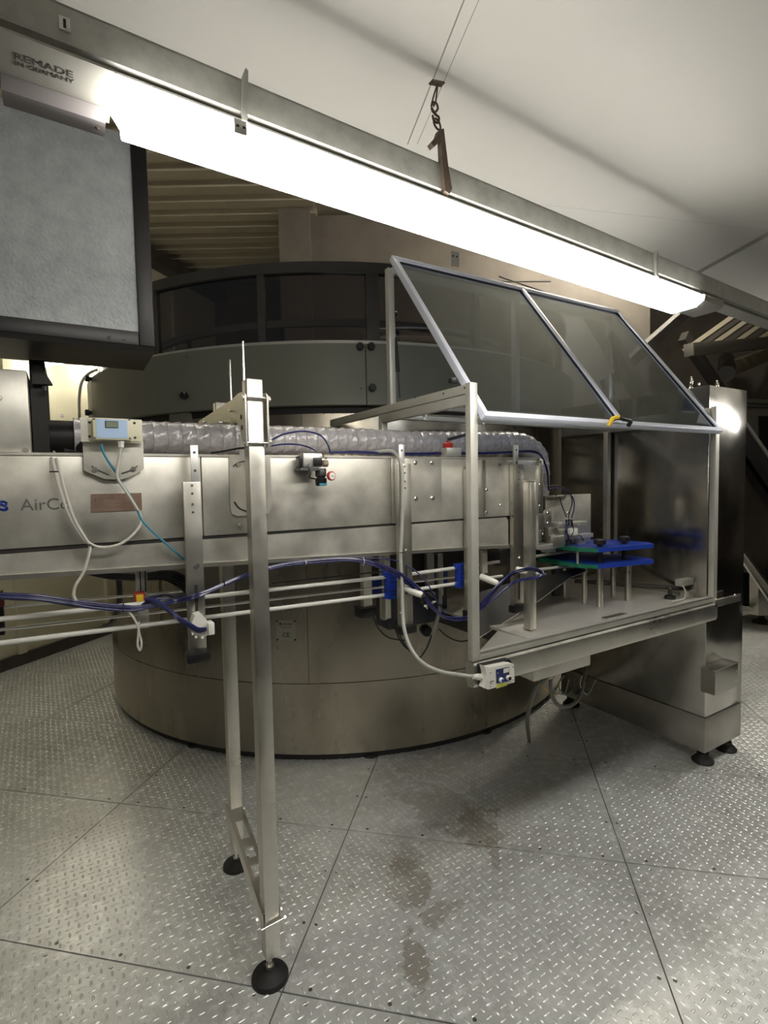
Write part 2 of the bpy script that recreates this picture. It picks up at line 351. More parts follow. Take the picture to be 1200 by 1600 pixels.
# low ceiling above the walkway
CZ = 2.285
cr = [pz(*q, CZ) for q in ((840, 319), (1107, 345), (1200, 359))]
crd = Vector((cr[2][0]-cr[0][0], cr[2][1]-cr[0][1], 0)).normalized()
A_ = Vector(cr[0])-crd*.6; B_ = Vector(cr[0])+crd*6
EY = 1.235
c1 = MB(); low = [(-4, -5), (8, -5), (8, B_.y+(8-B_.x)*crd.y/crd.x), (A_.x, EY), (-4, EY)]
kx = A_.x+(EY-A_.y)*crd.x/crd.y
low = [(-4, -5), (8, -5), (8, A_.y+(8-A_.x)*crd.y/crd.x), (kx, EY), (-4, EY)]
c1.prism(low, 'z', CZ, CZ+.04); lc = struct(c1.build('ceiling', CEIL))
yr = A_.y+(8-A_.x)*crd.y/crd.x
c2 = MB(); vs = [(kx, EY, CZ-.001), (8, yr, CZ-.001), (8, EY, CZ-.06)]; c2.add(vs+[(x, y, z+.03) for x, y, z in vs], [(0, 2, 1), (3, 4, 5), (0, 1, 4, 3), (1, 2, 5, 4), (2, 0, 3, 5)])
struct(c2.build('ceiling', CEIL))
SEAM = mat('ceiling_seam', (.30, .29, .26), .6)
def seam(q0, q1, z, wdt=.0022):
    a, b = Vector(pz(*q0, z)), Vector(pz(*q1, z)); dd = (b-a); a2 = a-dd*1.2 ; return MB().bar((a2.x, a2.y, z-.0006), (b.x, b.y, z-.0006), wdt, .0012)
struct(seam((725, 0), (637, 225), CZ).build('ceiling_joint_strip', SEAM, lc))
mbs = MB(); a, b = Vector(pz(748, 0, CZ)), Vector(pz(652, 225, CZ)); mbs.bar(a-(b-a)*1.2+Vector((0, 0, -.0003)), b+Vector((0, 0, -.0003)), .0012, .0006); mbs.build('ceiling_joint_strip', SEAM, lc)
q0, q1 = Vector(pz(1200, 366, CZ-.015)), Vector(pz(1090, 426, CZ-.03)); MB().bar(q0, q1, .003, .012).build('ceiling_joint_strip', SEAM, lc)

# ============================================================ ROTARY MACHINE
cx, cy = CEN
rm = thing('rotary_machine', (cx, cy, 0), 'huge round stainless machine with painted ring and smoked windows behind the conveyor', 'machine')
TAU = 2*math.pi
def ang(x, y, r): p = oncyl(x, y, r); return math.atan2(p[1]-cy, p[0]-cx)
MB().arc(cx, cy, 1.76, 1.822, .04, .429, -math.pi, math.pi, 160).build('plinth', DRUM, rm)
MB().arc(cx, cy, 1.70, 1.80, 0, .045, -math.pi, math.pi, 96).build('base_ring', DARK, rm)
seams = [ang(345, 900, 1.82)]
shell_a = sorted([ang(525, 900, 1.82), ang(705, 900, 1.82)])
base = ang(483, 1065, 1.82)
for k in range(8):
    a = base+k*TAU/8; MB().arc(cx, cy, 1.78, 1.822, .433, 1.915, a+.0006, a+TAU/8-.0006, 30).build('shell_panel', DRUM, rm)
MB().arc(cx, cy, 1.75, 1.812, .426, .436, -math.pi, math.pi, 160).build('plinth_gap', DARK, rm)
MB().arc(cx, cy, 1.80, 1.835, 1.865, 1.905, -math.pi, math.pi, 128).build('cornice', DARK, rm)
RP = 1.90; sa = ang(572, 580, RP)
pan = []
for k in range(6):
    a = sa+k*TAU/6
    p = MB().arc(cx, cy, RP-.045, RP, 1.905, 2.205, a+.0012, a+TAU/6-.0012, 40).build('ring_panel', PAINT, rm); pan.append(p)
    MB().arc(cx, cy, RP-.045, RP+.004, 1.897, 1.907, a+.0012, a+TAU/6-.0012, 40).build('lower_lip', PAINT, p)
MB().arc(cx, cy, RP-.06, RP-.03, 1.92, 2.2, -math.pi, math.pi, 96).build('ring_core', DARK, rm)
def knob(x, y, r=RP, rr=.02):
    p = Vector(oncyl(x, y, r)); n = Vector((p.x-cx, p.y-cy, 0)).normalized()
    m = MB().lathe(p, [(rr*.6, 0), (rr*.6, .012), (rr, .014), (rr, .032), (rr*.8, .037)], 10, n); return m
for q in ((562, 543), (579, 543), (581, 607), (292, 619), (143, 592), (143, 645)): knob(*q).build('star_knob', BLACK, rm)
for q in ((564, 607), (292, 558)): MB().lathe(oncyl(q[0], q[1], RP-.002), [(.004, 0), (.004, .004)], 8, Vector((oncyl(*q, RP)[0]-cx, oncyl(*q, RP)[1]-cy, 0))).build('screw_hole', DARK, rm)
RW = 1.845
FRM = mat('window_rail_paint', (.10, .092, .085), .4, .4, noise=.15, nscale=8)
MB().arc(cx, cy, RW-.04, RW+.004, 2.575, 2.628, -math.pi, math.pi, 128).build('top_rail', FRM, rm)
MB().arc(cx, cy, RW-.04, RW+.008, 2.206, 2.232, -math.pi, math.pi, 128).build('bottom_rail', ALUFR, rm)
mull = [ang(407, 470, RW), ang(577, 470, RW), ang(587, 470, RW), ang(745, 500, RW)]
mull += [ang(240, 500, RW), mull[3]+.55, mull[3]+1.2, mull[3]+1.9, mull[3]+2.6, mull[3]+3.3, mull[3]+4.0]
for a in mull: MB().arc(cx, cy, RW-.035, RW+.002, 2.232, 2.576, a-.009, a+.009, 2).build('window_mullion', FRM, rm)
ms = sorted(a % TAU for a in mull)
for i, a in enumerate(ms):
    b = ms[(i+1) % len(ms)]+(TAU if i == len(ms)-1 else 0)
    if b-a > .06: MB().arc(cx, cy, RW-.022, RW-.016, 2.232, 2.576, a+.009, b-.009, max(4, int((b-a)*20))).build('window_pane', WING, rm)
# what is seen through the smoked windows
MB().arc(cx, cy, 1.50, 1.53, 2.40, 2.44, -math.pi, math.pi, 96).build('inner_rail', ALUFR, rm)
MB().arc(cx, cy, .45, 1.45, 1.9, 2.22, -math.pi, math.pi, 64).build('carousel', DARK, rm)
for k in range(14):
    a = k*TAU/14; MB().cyl((cx+1.5*math.cos(a), cy+1.5*math.sin(a), 2.1), (cx+1.5*math.cos(a), cy+1.5*math.sin(a), 2.41), .014, 8).build('inner_post', DSHEET, rm)
MB().arc(cx, cy, .30, 1.78, 2.10, 2.12, -math.pi, math.pi, 64).build('inner_deck', DARK, rm)
# lifting tab on the top rail
p = oncyl(709, 411, RW); n = Vector((p[0]-cx, p[1]-cy, 0)).normalized(); t = Vector((-n.y, n.x, 0))
m = MB().bar(Vector(p)+Vector((0, 0, -.02))+n*.01, Vector(p)+Vector((0, 0, .055))+n*.01, .05, .006, up=tuple(n)); tb = m.build('lifting_tab', ALUFR, rm)
m = MB()
for s in (-.012, .012): m.lathe(Vector(p)+n*.013+t*s+Vector((0, 0, .03)), [(.005, 0), (.005, .002)], 8, n)
m.build('tab_hole', DARK, tb)
# rating plate with CE mark
p = Vector(oncyl(447, 985, 1.8225)); n = Vector((p.x-cx, p.y-cy, 0)).normalized(); t = Vector((-n.y, n.x, 0))
pl = MB().bar(p-Vector((0, 0, .055)), p+Vector((0, 0, .055)), .105, .003, up=tuple(n)).build('rating_plate', mat('rating_plate_alu', (.42, .40, .34), .4, .6), rm)
m = MB()
for sx in (-1, 1):
    for sz in (-1, 1): m.lathe(p+t*.048*sx+Vector((0, 0, .05*sz)), [(.006, 0), (.005, .004)], 8, n)
m.build('rivet', BLACK, pl)
rotz = math.atan2(t.y, t.x); off = n*.0022
text('printed_mark', 'CE', .034, p+off-Vector((0, 0, .035)), (math.pi/2, 0, rotz), BLACK, pl, align='CENTER')
text('printed_text', 'KRONES', .014, p+off+t*.008+Vector((0, 0, .030)), (math.pi/2, 0, rotz), BLACK, pl, align='CENTER')
MB().lathe(p+off-t*.030+Vector((0, 0, .036)), [(.006, 0), (.006, .001)], 12, n).build('printed_logo', BLACK, pl)
text('printed_text', 'Maschinenfabrik', .009, p+off+Vector((0, 0, .014)), (math.pi/2, 0, rotz), INK, pl, align='CENTER')
# round black port, door strips and feet of the drum
p = Vector(oncyl(665, 985, 1.8225)); n = Vector((p.x-cx, p.y-cy, 0)).normalized()
MB().lathe(p, [(.03, 0), (.03, .02), (.024, .022), (.024, .035)], 20, n).build('drain_port', BLACK, rm)
for q in ((762, 1085, .30), (250, 960, .34)):
    a = ang(q[0], q[1], 1.82); z0, z1 = (.05, .42) if q[0] > 700 else (.62, 1.25)
    MB().arc(cx, cy, 1.80, 1.832, z0, z1, a-.010, a+.010, 2).build('joint_strip', DRUM, rm)
for a in (ang(580, 1180, 1.8), ang(300, 1160, 1.8)+.0, ang(760, 1130, 1.8)):
    MB().lathe((cx+1.77*math.cos(a), cy+1.77*math.sin(a), 0), [(.05, 0), (.045, .012), (.02, .018), (.02, .04)], 20).build('levelling_foot', RUBBER, rm)
a = ang(278, 650, 1.87); MB().arc(cx, cy, 1.825, 1.868, 1.72, 1.896, a-.035, a+.035, 6).build('support_block', PAINT, rm)
for q in (402, 410): pass

# ============================================================ AIR CONVEYOR
YC = 1.60
cv = thing('air_conveyor', (.7, YC+.17, 1.25), 'long stainless air conveyor channel lettered AirCo crossing at chest height', 'conveyor')
XE = 1.763; X0 = -.62
xs = [X0, .335, .99, 1.215, XE]
for i, (a, b) in enumerate(zip(xs[:-1], xs[1:])):
    dy = (0, 0.0, -.004, .0)[i]
    MB().box(a+.0008, YC+dy, 1.352, b-.0008, YC+.012, 1.588, .003).build('side_panel', PANEL, cv)
MB().box(X0, YC+.012, 1.36, XE-.004, YC+.34, 1.586).build('duct_body', PANEL, cv)
MB().box(X0, YC-.004, 1.586, XE-.02, YC+.02, 1.593).build('top_lip', PANEL, cv)
m = MB()   # lower channel, a little deeper towards the machine
zl, zr = 1.290, 1.228
prof = [(X0, 1.338), (1.55, 1.346), (1.56, 1.33), (1.56, zr), (X0, zl+.012)]
m.prism(prof, 'y', YC+.002, YC+.30); m.build('lower_channel', PANEL, cv)
m = MB(); m.prism([(X0, zl+.014), (1.56, zr+.004), (1.56, zr-.008), (X0, zl+.002)], 'y', YC-.006, YC+.02); m.build('lower_flange', STEEL, cv)
MB().box(X0, YC+.006, 1.338, XE-.1, YC+.29, 1.354).build('shadow_gap', DSHEET, cv)
def sidebolt(q, r=.006): bolt(m, py(*q, YC-.004), FR, r, .006)
for q in ((649, 723), (675, 723), (650, 779), (676, 778), (781, 726), (760, 765), (782, 789), (759, 800), (375, 821), (843, 722), (843, 757), (843, 790)):
    m = MB(); sidebolt(q, .0062 if q[0] < 700 else .0045); m.build('bolt', BOLT, cv)
# folded ribs of the end panels
for q in (753, 757): 
    p = py(q, 760, YC-.004); MB().box(p[0]-.003, YC-.008, 1.36, p[0]+.003, YC, 1.582).build('panel_fold', STEEL, cv)
# lettering
p = py(32, 798, YC-.001); text('lettering', 'AirCo', .0425, p, UPR, INK, cv)
p = py(-1, 799, YC-.001); text('lettering', 's', .054, p, UPR, INKB, cv)
p = py(-40, 799, YC-.001); text('lettering', 'n e', .054, p, UPR, INKB, cv)
# slotted adjuster plate behind the stand leg
a = py(357, 713, YC-.006); b = py(424, 802, YC-.006)
m = MB(); m.prism([(a[0], 1.588), (a[0], b[2]+.02), (a[0]+.004, b[2]+.004), (a[0]+.02, b[2]-.004), (b[0]-.01, b[2]), (b[0]+.002, b[2]+.02), (b[0]+.002, 1.588)], 'y', YC-.008, YC-.001)
ad = m.build('adjuster_plate', PANEL, cv)
MB().tube(spline([py(366, 784, YC-.009), py(374, 794, YC-.009), py(386, 799, YC-.009)]), .0022, 6).build('curved_slot', DARK, ad)
MB().tube(spline([py(364, 729, YC-.009), py(370, 724, YC-.009), py(380, 721, YC-.009), py(384, 722, YC-.009)]), .0018, 6).build('curved_slot', DARK, ad)
m = MB(); bolt(m, py(372, 726, YC-.008), FR, .007, .006); m.build('bolt', BOLT, ad)
m = MB(); m.box(py(373, 700, 1.6)[0], YC-.007, 1.585, py(388, 700, 1.6)[0]+.006, YC-.003, 1.655); m.build('adjuster_tongue', PANEL, ad)
# nameplate
a = py(142, 772, YC-.001); b = py(222, 797, YC-.001)
npl = MB().box(a[0], YC-.003, b[2], b[0], YC+.001, a[2]).build('name_plate', COPPER, cv); npl['label'] = 'copper-tinted maker plate'
text('printed_text', 'KRONES', .010, py(153, 781, YC-.0035), UPR, INK, npl, .0002)
MB().prism([(py(147, 782, YC)[0], py(147, 783, YC)[2]), (py(149, 782, YC)[0], py(149, 776, YC)[2]), (py(151, 782, YC)[0], py(151, 783, YC)[2])], 'y', YC-.0036, YC-.003).build('printed_logo', INK, npl)
for y in (788, 793): MB().box(py(150, y, YC)[0], YC-.0036, py(150, y, YC)[2], py(200, y, YC)[0], YC-.003, py(150, y, YC)[2]+.0012).build('printed_line', mat('plate_print', (.3, .2, .16), .5), npl)
# end parts of the conveyor
MB().box(XE-.03, YC-.006, 1.352, XE, YC+.03, 1.586, .004).build('end_plate', STEEL, cv)
MB().box(1.60, YC+.004, 1.20, 1.74, YC+.012, 1.345).build('end_bracket', PANEL, cv)
MB().box(1.62, YC-.004, 1.236, 1.70, YC+.02, 1.285, .004).build('end_block', STEEL, cv)

# ---------------- fan housing above the conveyor on the left, with outlet
fb = thing('fan_housing', (-.35, 1.62, 1.59), 'plain grey steel box standing on the conveyor at the left edge', 'housing')
MB().box(-.75, 1.615, 1.594, -.078, 1.93, 1.80, .003).build('body', PANEL, fb)
MB().box(-.075, 1.66, 1.594, -.04, 1.93, 1.838).build('side_flange', BLACKF, fb)
m = MB(); bolt(m, py(40, 703, 1.615), FR, .0055, .006); m.build('bolt', BOLT, fb)
m = MB(); bolt(m, py(-1, 622, 1.615), FR, .0055, .006); m.build('bolt', BOLT, fb)
a = py(52, 568, 1.62); m = MB(); g = [py(50, 570, 1.63), py(63, 570, 1.63), py(82, 600, 1.63), py(50, 600, 1.63)]
m.prism([(q[0], q[2]) for q in g], 'y', 1.63, 1.66); m.build('gusset', BLACKF, fb)
MB().lathe(py(70, 604, 1.63), [(.006, 0), (.006, .012)], 12, (0, 0, -1)).build('grommet', BLACK, fb)
ZH = 1.655; RH = .051
MB().cyl((-.05, 1.80, ZH-.005), (.045, 1.80, ZH-.005), RH-.003, 32).build('outlet_pipe', BLACKF, fb)

# ---------------- flexible hose
hp = spline([(.02, 1.80, ZH), (.25, 1.80, ZH), (.6, 1.80, ZH+.002), (.9, 1.81, ZH+.006), (1.2, 1.80, ZH+.003), (1.5, 1.79, ZH+.008), (1.74, 1.79, ZH+.016), (1.85, 1.79, ZH+.006), (1.925, 1.79, ZH-.035), (1.945, 1.79, ZH-.10), (1.945, 1.79, ZH-.17), (1.94, 1.79, ZH-.235)], 60)
L_ = [0]
for a, b in zip(hp, hp[1:]): L_.append(L_[-1]+(b-a).length)
PITCHH = .042
def at_len(s):
    import bisect
    i = min(max(bisect.bisect(L_, s)-1, 0), len(hp)-2); t = (s-L_[i])/(L_[i+1]-L_[i]+1e-9); return hp[i].lerp(hp[i+1], t)
n_s = int(L_[-1]/.0035); pts = [at_len(i*L_[-1]/n_s) for i in range(n_s+1)]
hs = thing('flexible_air_hose', (.9, 1.8, 1.60), 'ribbed grey flexible air hose lying along the top of the conveyor', 'hose')
def hose_mesh():
    n = 36; vs = []; prv = None; rnd = random.Random(3)
    amp = {}
    for i, p in enumerate(pts):
        t = (pts[min(i+1, n_s)]-pts[max(i-1, 0)]).normalized()
        if prv is None: x = t.cross(Vector((0, 0, 1))).normalized()
        else: x = (prv-t*prv.dot(t)).normalized()
        prv = x; y = t.cross(x); s = i*L_[-1]/n_s; ph = s/PITCHH; cell = int(ph); fr = ph-cell
        for k in range(n):
            th = TAU*k/n
            if (cell, k//3) not in amp: amp[(cell, k//3)] = rnd.uniform(.35, 1.5)
            kk = int((k+fr*5) % n)//3; sag = .62*(.0030*(amp.setdefault((cell, kk), rnd.uniform(.35, 1.5)))+.0022+.0026*math.sin(th*8+fr*7+cell*1.7)*amp[(cell, kk)])*math.sin(math.pi*fr)**.7
            r = RH*1.03-sag; vs.append(p+x*(math.cos(th)*r)+y*(math.sin(th)*r))
    fs = [(i*n+k, i*n+(k+1) % n, (i+1)*n+(k+1) % n, (i+1)*n+k) for i in range(n_s) for k in range(n)]
    return MB().add(vs, fs, True)
hose_mesh().build('hose_skin', HOSE, hs)
m = MB(); N_ = int(L_[-1]/PITCHH)
for c in range(N_+1):
    s = c*PITCHH; p = at_len(s); t = (at_len(min(s+.003, L_[-1]))-at_len(max(s-.003, 0))).normalized()
    x = t.cross(Vector((0, 1, .001))).normalized(); y = t.cross(x)
    m = MB(); m.tube([p+(x*math.cos(TAU*k/28)+y*math.sin(TAU*k/28))*RH*1.035 for k in range(28)], .0009, 4, True); m.build('wire_ring', WIRE, hs)
for x in (.062, .072):
    m = MB(); m.tube([(x, 1.80+math.cos(TAU*k/32)*RH*1.06, ZH+math.sin(TAU*k/32)*RH*1.06) for k in range(32)], .0028, 6, True); m.build('clamp_band', BLACK, hs)
MB().cyl(py(97, 649, 1.75), Vector(py(97, 649, 1.75))+Vector((0, .012, 0)), .005, 12).build('clamp_screw', BOLT, hs)

# ---------------- filter box above, black framed
fx = thing('filter_box', (-.2, 1.45, 1.80), 'large black-framed filter box with grey felt face at upper left', 'filter')
FY = 1.45; xr = .203
MB().box(-.9, FY+.012, 1.854, xr-.004, 1.72, 2.36).build('casing', BLACKF, fx)
m = MB()
MB().box(xr-.036, FY, 1.853, xr, FY+.02, 2.36, .003).build('frame_stile', BLACKF, fx)
MB().box(-.9, FY+.001, 1.853, xr-.037, FY+.02, 1.887, .002).build('frame_rail', BLACKF, fx)
MB().box(-.9, FY+.006, 1.885, xr-.034, FY+.016, 2.36).build('felt_sheet', FELT, fx)
m = MB(); m.prism([(FY+.0, 1.8525), (FY+.015, 1.842), (1.70, 1.842), (1.72, 1.8525)], 'x', -.9, xr); m.build('bottom_pan', BLACKF, fx)
for q, r in (((171, 527), .0035), ((194, 531), .0022), ((230, 501), .0025)):
    p = py(*q, FY-.0005); MB().lathe(p, [(r, 0), (r, .001)], 10, FR).build('screw_hole', DARK, fx)

# ---------------- transmitter box
tx = thing('pressure_transmitter', tuple(py(180, 670, 1.55)), 'cream instrument box with pale blue face and small display on the hose', 'instrument')
YT = 1.56
def pybox(q0, q1, y0, y1, name, m_, par, c=.0):
    a = py(*q0, y0); b = py(*q1, y0); return MB().box(a[0], y0, a[2], b[0], y1, b[2], c).build(name, m_, par)
m = MB(); g = [py(*q, YT+.02) for q in ((129, 690), (224, 690), (225, 733), (204, 745), (190, 749), (164, 749), (131, 735))]
m.prism([(q[0], q[2]) for q in g], 'y', YT+.022, YT+.026); br = m.build('mounting_plate', PANEL, tx)
pybox((125, 652), (223, 692), YT+.0, YT+.006, 'back_plate', PANEL, tx)
pybox((137, 653), (222, 690), YT-.004, YT+.002, 'base_flange', CREAM, tx, .002)
hb = pybox((144, 652), (206, 688), YT-.032, YT-.004, 'housing', CREAM, tx, .003)
pybox((150, 654.5), (200, 685), YT-.0335, YT-.031, 'face_label', LBLUE, tx)
dp = pybox((164, 657.5), (185, 669), YT-.0350, YT-.033, 'display', DARK, tx)
pybox((165.5, 658.5), (184, 668), YT-.0354, YT-.0349, 'display_glass', LCD, dp)
for q in ((147, 654.5), (202, 655.5), (148, 684), (203, 685)): MB().lathe(py(*q, YT-.032), [(.0028, 0), (.0024, .0015)], 10, FR).build('cover_screw', INK, tx)
for q in ((140, 660), (140, 682), (210, 661), (211, 684)): MB().lathe(py(*q, YT-.004), [(.0035, 0), (.003, .001)], 10, FR).build('screw_hole', DARK, tx)
p = Vector(py(189, 694, YT-.018)); MB().lathe(p+Vector((0, 0, .008)), [(.0085, 0), (.0085, .006), (.0075, .007), (.0075, .016), (.005, .018)], 6, (0, 0, -1)).build('cable_gland', WPLA, tx)
for q in ((148, 734), (208, 733)):
    m = MB(); bolt(m, py(*q, YT+.02), FR, .0055, .005); m.build('bolt', BOLT, tx)
MB().tube(spline([py(143, 728, YT+.021), py(152, 734, YT+.021), py(170, 742, YT+.021)]), .0015, 6).build('curved_slot', DARK, br)
MB().tube(spline([py(190, 740, YT+.021), py(204, 735, YT+.021), py(215, 728, YT+.021)]), .0015, 6).build('curved_slot', DARK, br)

# ---------------- cables on the conveyor face
def cable(name, pix, r, m_, label, cat='cable', n=8, group=None, par=None):
    P = spline([py(x, y, Y) for x, y, Y in pix], n); o = MB().tube(P, r, 8).build(name, m_, par)
    if par is None: tag(o, label, cat, group)
    return o
cable('signal_cable', [(76, 706, 1.70), (82, 720, 1.585), (92, 760, 1.575), (108, 805, 1.575), (128, 838, 1.575), (140, 853, 1.575), (139, 866, 1.57), (130, 895, 1.57), (118, 915, 1.57), (115, 930, 1.57), (119, 938, 1.57)], .0037, WCAB, 'white signal cable hanging down the conveyor side past the lettering to the tube bundle')
cable('signal_cable', [(84, 706, 1.70), (90, 722, 1.582), (101, 765, 1.572), (115, 808, 1.572), (133, 840, 1.572), (142, 850, 1.570), (160, 855, 1.57), (185, 851, 1.57), (205, 838, 1.57), (219, 820, 1.57), (219, 805, 1.57), (210, 788, 1.565), (195, 765, 1.56), (184, 748, 1.555), (183, 735, 1.552), (187, 712, 1.545), (189, 700, 1.542)], .0036, WCAB, 'white signal cable looping from the conveyor lettering up to the instrument box')
cable('supply_cable', [(158, 694, 1.545), (162, 708, 1.55), (172, 725, 1.555), (181, 738, 1.56), (186, 750, 1.562), (200, 770, 1.565), (214, 795, 1.567), (222, 813, 1.568), (240, 832, 1.57), (258, 848, 1.575), (275, 863, 1.58), (287, 874, 1.60)], .0030, TEAL, 'thin teal cable running from the instrument box down to the first hanging bracket')
tie = thing('cable_tie', py(84, 737, 1.57), 'black cable tie around the two white cables left of the instrument', 'cable tie')
MB().tube([Vector(py(85, 737, 1.576))+Vector((.010*math.cos(TAU*k/16), .007*math.sin(TAU*k/16), 0)) for k in range(16)], .0016, 5, True).build('strap', BLACK, tie)
tie2 = thing('cable_tie', py(139, 851, 1.57), 'black cable tie where the two white cables part below the lettering', 'cable tie')
MB().tube([Vector(py(139, 851, 1.572))+Vector((.007*math.cos(TAU*k/16), .006*math.sin(TAU*k/16), 0)) for k in range(16)], .0016, 5, True).build('strap', BLACK, tie2)

# ============================================================ SUPPORT STAND
st = thing('support_stand', (.46, 1.5, 0), 'stainless two-legged stand straddling the conveyor with black levelling feet', 'stand')
lx0, lx1 = .441, .487
MB().box(lx0, 1.473, .075, lx1, 1.520, 1.80, .003).build('leg', STEEL, st)
MB().box(.480, 2.0, .085, .526, 2.046, 1.81, .003).build('leg', STEEL, st)
def foot(x, y, zt, par, r=.056):
    f = MB().lathe((x, y, 0), [(r, 0), (r, .007), (r*.93, .014), (r*.45, .026), (r*.3, .030)], 32).build('levelling_foot', RUBBER, par)
    MB().lathe((x, y, .028), [(.008, 0), (.008, zt-.028)], 12).build('spindle', BOLT, f)
    MB().lathe((x, y, .034), [(.014, 0), (.014, .009)], 6).build('lock_nut', BOLT, f)
foot(.458, 1.495, .08, st); foot(.500, 2.022, .09, st, .052)
# clamp plates joining the leg tops over the conveyor
for k, x in enumerate((lx0-.006, lx1+.006)):
    t = -.005 if k == 0 else .005
    zt_, zb_ = py(395, 622, 1.466)[2], py(397, 692, 1.466)[2]
    m = MB(); pr = [(1.460, zt_+.008), (1.460, zb_-.010), (1.476, zb_-.014), (1.49, zb_), (1.53, zb_+.055), (1.60, zb_+.085), (1.70, zb_+.09), (2.06, zb_+.095), (2.066, zb_+.125), (1.60, zt_+.012), (1.525, zt_+.020), (1.475, zt_+.018)]
    x_ = x
    pr = [(a, b) for a, b in pr]
    m.prism(pr, 'x', x, x+t); o = m.build('clamp_plate', STEEL, st)
    if k == 0:
        for (yy, zz) in ((1.50, zt_-.05), (1.495, zb_+.045)): MB().lathe((x+t, yy, zz), [(.007, 0), (.007, .0015)], 10, (-1, 0, 0)).build('slot', DARK, o)
for z, y in ((zt_, 1.464), (zb_, 1.464)):
    MB().cyl((lx0-.018, y, z), (lx1+.018, y, z), .0035, 10).build('clamp_rod', BOLT, st)
    for x, s in ((lx1+.011, 1), (lx0-.011, -1)):
        MB().lathe((x, y, z), [(.0075, 0), (.0075, .006)], 6, (s, 0, 0)).build('nut', BOLT, st)
for (y, z) in ((1.60, zb_+.105), (1.95, zb_+.108), (2.05, zb_+.11)):
    MB().cyl((lx0-.02, y, z), (lx1+.02, y, z), .004, 10).build('clamp_rod', BOLT, st)
# lower cross brace
def brace():
    p0 = Vector((.462, 1.474, .205)); p1 = Vector((.500, 2.046, .225)); d = (p1-p0)
    for s in (-1, 1):
        o = Vector((s*.027, 0, 0)); MB().bar(p0+o, p1+o, .003, .045).build('brace_side', STEEL, st)
    wb = MB(); segs = [(0, .26), (.36, .42), (.52, .60), (.78, 1)]
    for a, b in segs: wb.bar(p0+d*a+Vector((0, 0, .0215)), p0+d*b+Vector((0, 0, .0215)), .054, .003)
    for s in (-1, 1): wb.bar(p0+Vector((s*.021, 0, .0215)), p1+Vector((s*.021, 0, .0215)), .012, .003)
    wb.build('brace_web', STEEL, st)
    for p, yy in ((p0, 1.468), (p1, 1.995)):
        for x in (-.034, .034): MB().lathe((p.x+x, yy+.03, p.z-.01), [(.008, 0), (.008, .007)], 6, (1 if x > 0 else -1, 0, 0)).build('nut', BOLT, st)
    MB().cyl((.428, 1.468, .185), (.500, 1.468, .190), .0035, 10).build('clamp_rod', BOLT, st)
    MB().lathe((.497, 1.468, .190), [(.008, 0), (.008, .007)], 6, (1, 0, 0)).build('nut', BOLT, st)
brace()
# two threaded rods rising by the leg tops
for q, top, Y in (((383, 640), (378, 533), 1.545), ((362, 640), (357, 562), 1.90)):
    a = py(*q, Y); b = py(*top, Y); o = MB().cyl((a[0], Y, a[2]), (a[0], Y, b[2]), .0035, 10).build('threaded_rod', BOLT)
    tag(o, 'thin upright steel rod, %s of the two beside the stand top' % ('taller and nearer' if Y < 1.7 else 'shorter and farther'), 'rod', 'rods at the stand top')

# ============================================================ HANGING BRACKETS
def hanging_bracket(x0, x1, ztop, zbot, xs0, xs1, zs, Y, label, slot, face=None):
    b = thing('hanging_bracket', ((x0+x1)/2, Y, zbot), label, 'bracket', 'slotted brackets hanging down the conveyor side')
    m = MB(); m.box(x0, Y, zbot, x1, Y+.003, ztop, .001); ch = m.build('channel', face or STEEL, b)
    for x in (x0, x1-.003): MB().box(x, Y+.003, zbot, x+.003, Y+.022, ztop).build('side_wall', STEEL, ch)
    MB().box(xs0, Y+.004, ztop-.06, xs1, Y+.012, zs, .001).build('upper_strip', ALU, b)
    for i in range(2): MB().lathe(((xs0+xs1)/2, Y+.004, zs-.02-i*.052), [(.004, 0), (.004, .002)], 10, FR).build('hole_rim', INK, b)
    for i, dz in enumerate((.022, .045, .075, .098)): MB().lathe(((x0+x1)/2, Y, ztop-dz+.012), [(.004, 0), (.0035, .002)], 10, FR).build('rivet', BOLT, b)
    xm = (x0+x1)/2
    MB().box(xm-.0045, Y-.0008, slot[0], xm+.0045, Y+.0002, slot[1], .0).build('slot', DARK, b)
    MB().box(x0-.009, Y-.012, zbot-.028, x1+.009, Y+.026, zbot+.002, .004).build('end_cap', BLACK, b)
    m = MB(); bolt(m, (xm+.004, Y, slot[1]+.055), FR, .0065, .006); m.build('bolt', BOLT, b)
    return b
hanging_bracket(.275, .322, 1.512, 1.022, .299, .320, 1.616, 1.555, 'slotted steel bracket left of the stand leg, with a white sensor at its foot', (1.12, 1.218))
hanging_bracket(.992, 1.045, 1.565, .985, .999, 1.023, 1.632, 1.555, 'slotted steel bracket in the middle of the conveyor beside the grey conduit', (1.10, 1.20))
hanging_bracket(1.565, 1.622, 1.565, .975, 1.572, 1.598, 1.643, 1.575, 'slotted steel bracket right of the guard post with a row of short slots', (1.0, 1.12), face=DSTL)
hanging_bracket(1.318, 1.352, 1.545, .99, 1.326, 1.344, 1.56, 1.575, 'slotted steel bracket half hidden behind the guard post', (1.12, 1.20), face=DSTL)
tp = thing('table_post', (1.59, 1.5, .9), 'square steel post standing on the machine table beside the right bracket', 'post')
MB().box(1.582, 1.502, .888, 1.616, 1.540, 1.492, .002).build('tube', STEEL, tp)
MB().box(1.580, 1.500, 1.492, 1.618, 1.542, 1.496, .001).build('cap', STEEL, tp)

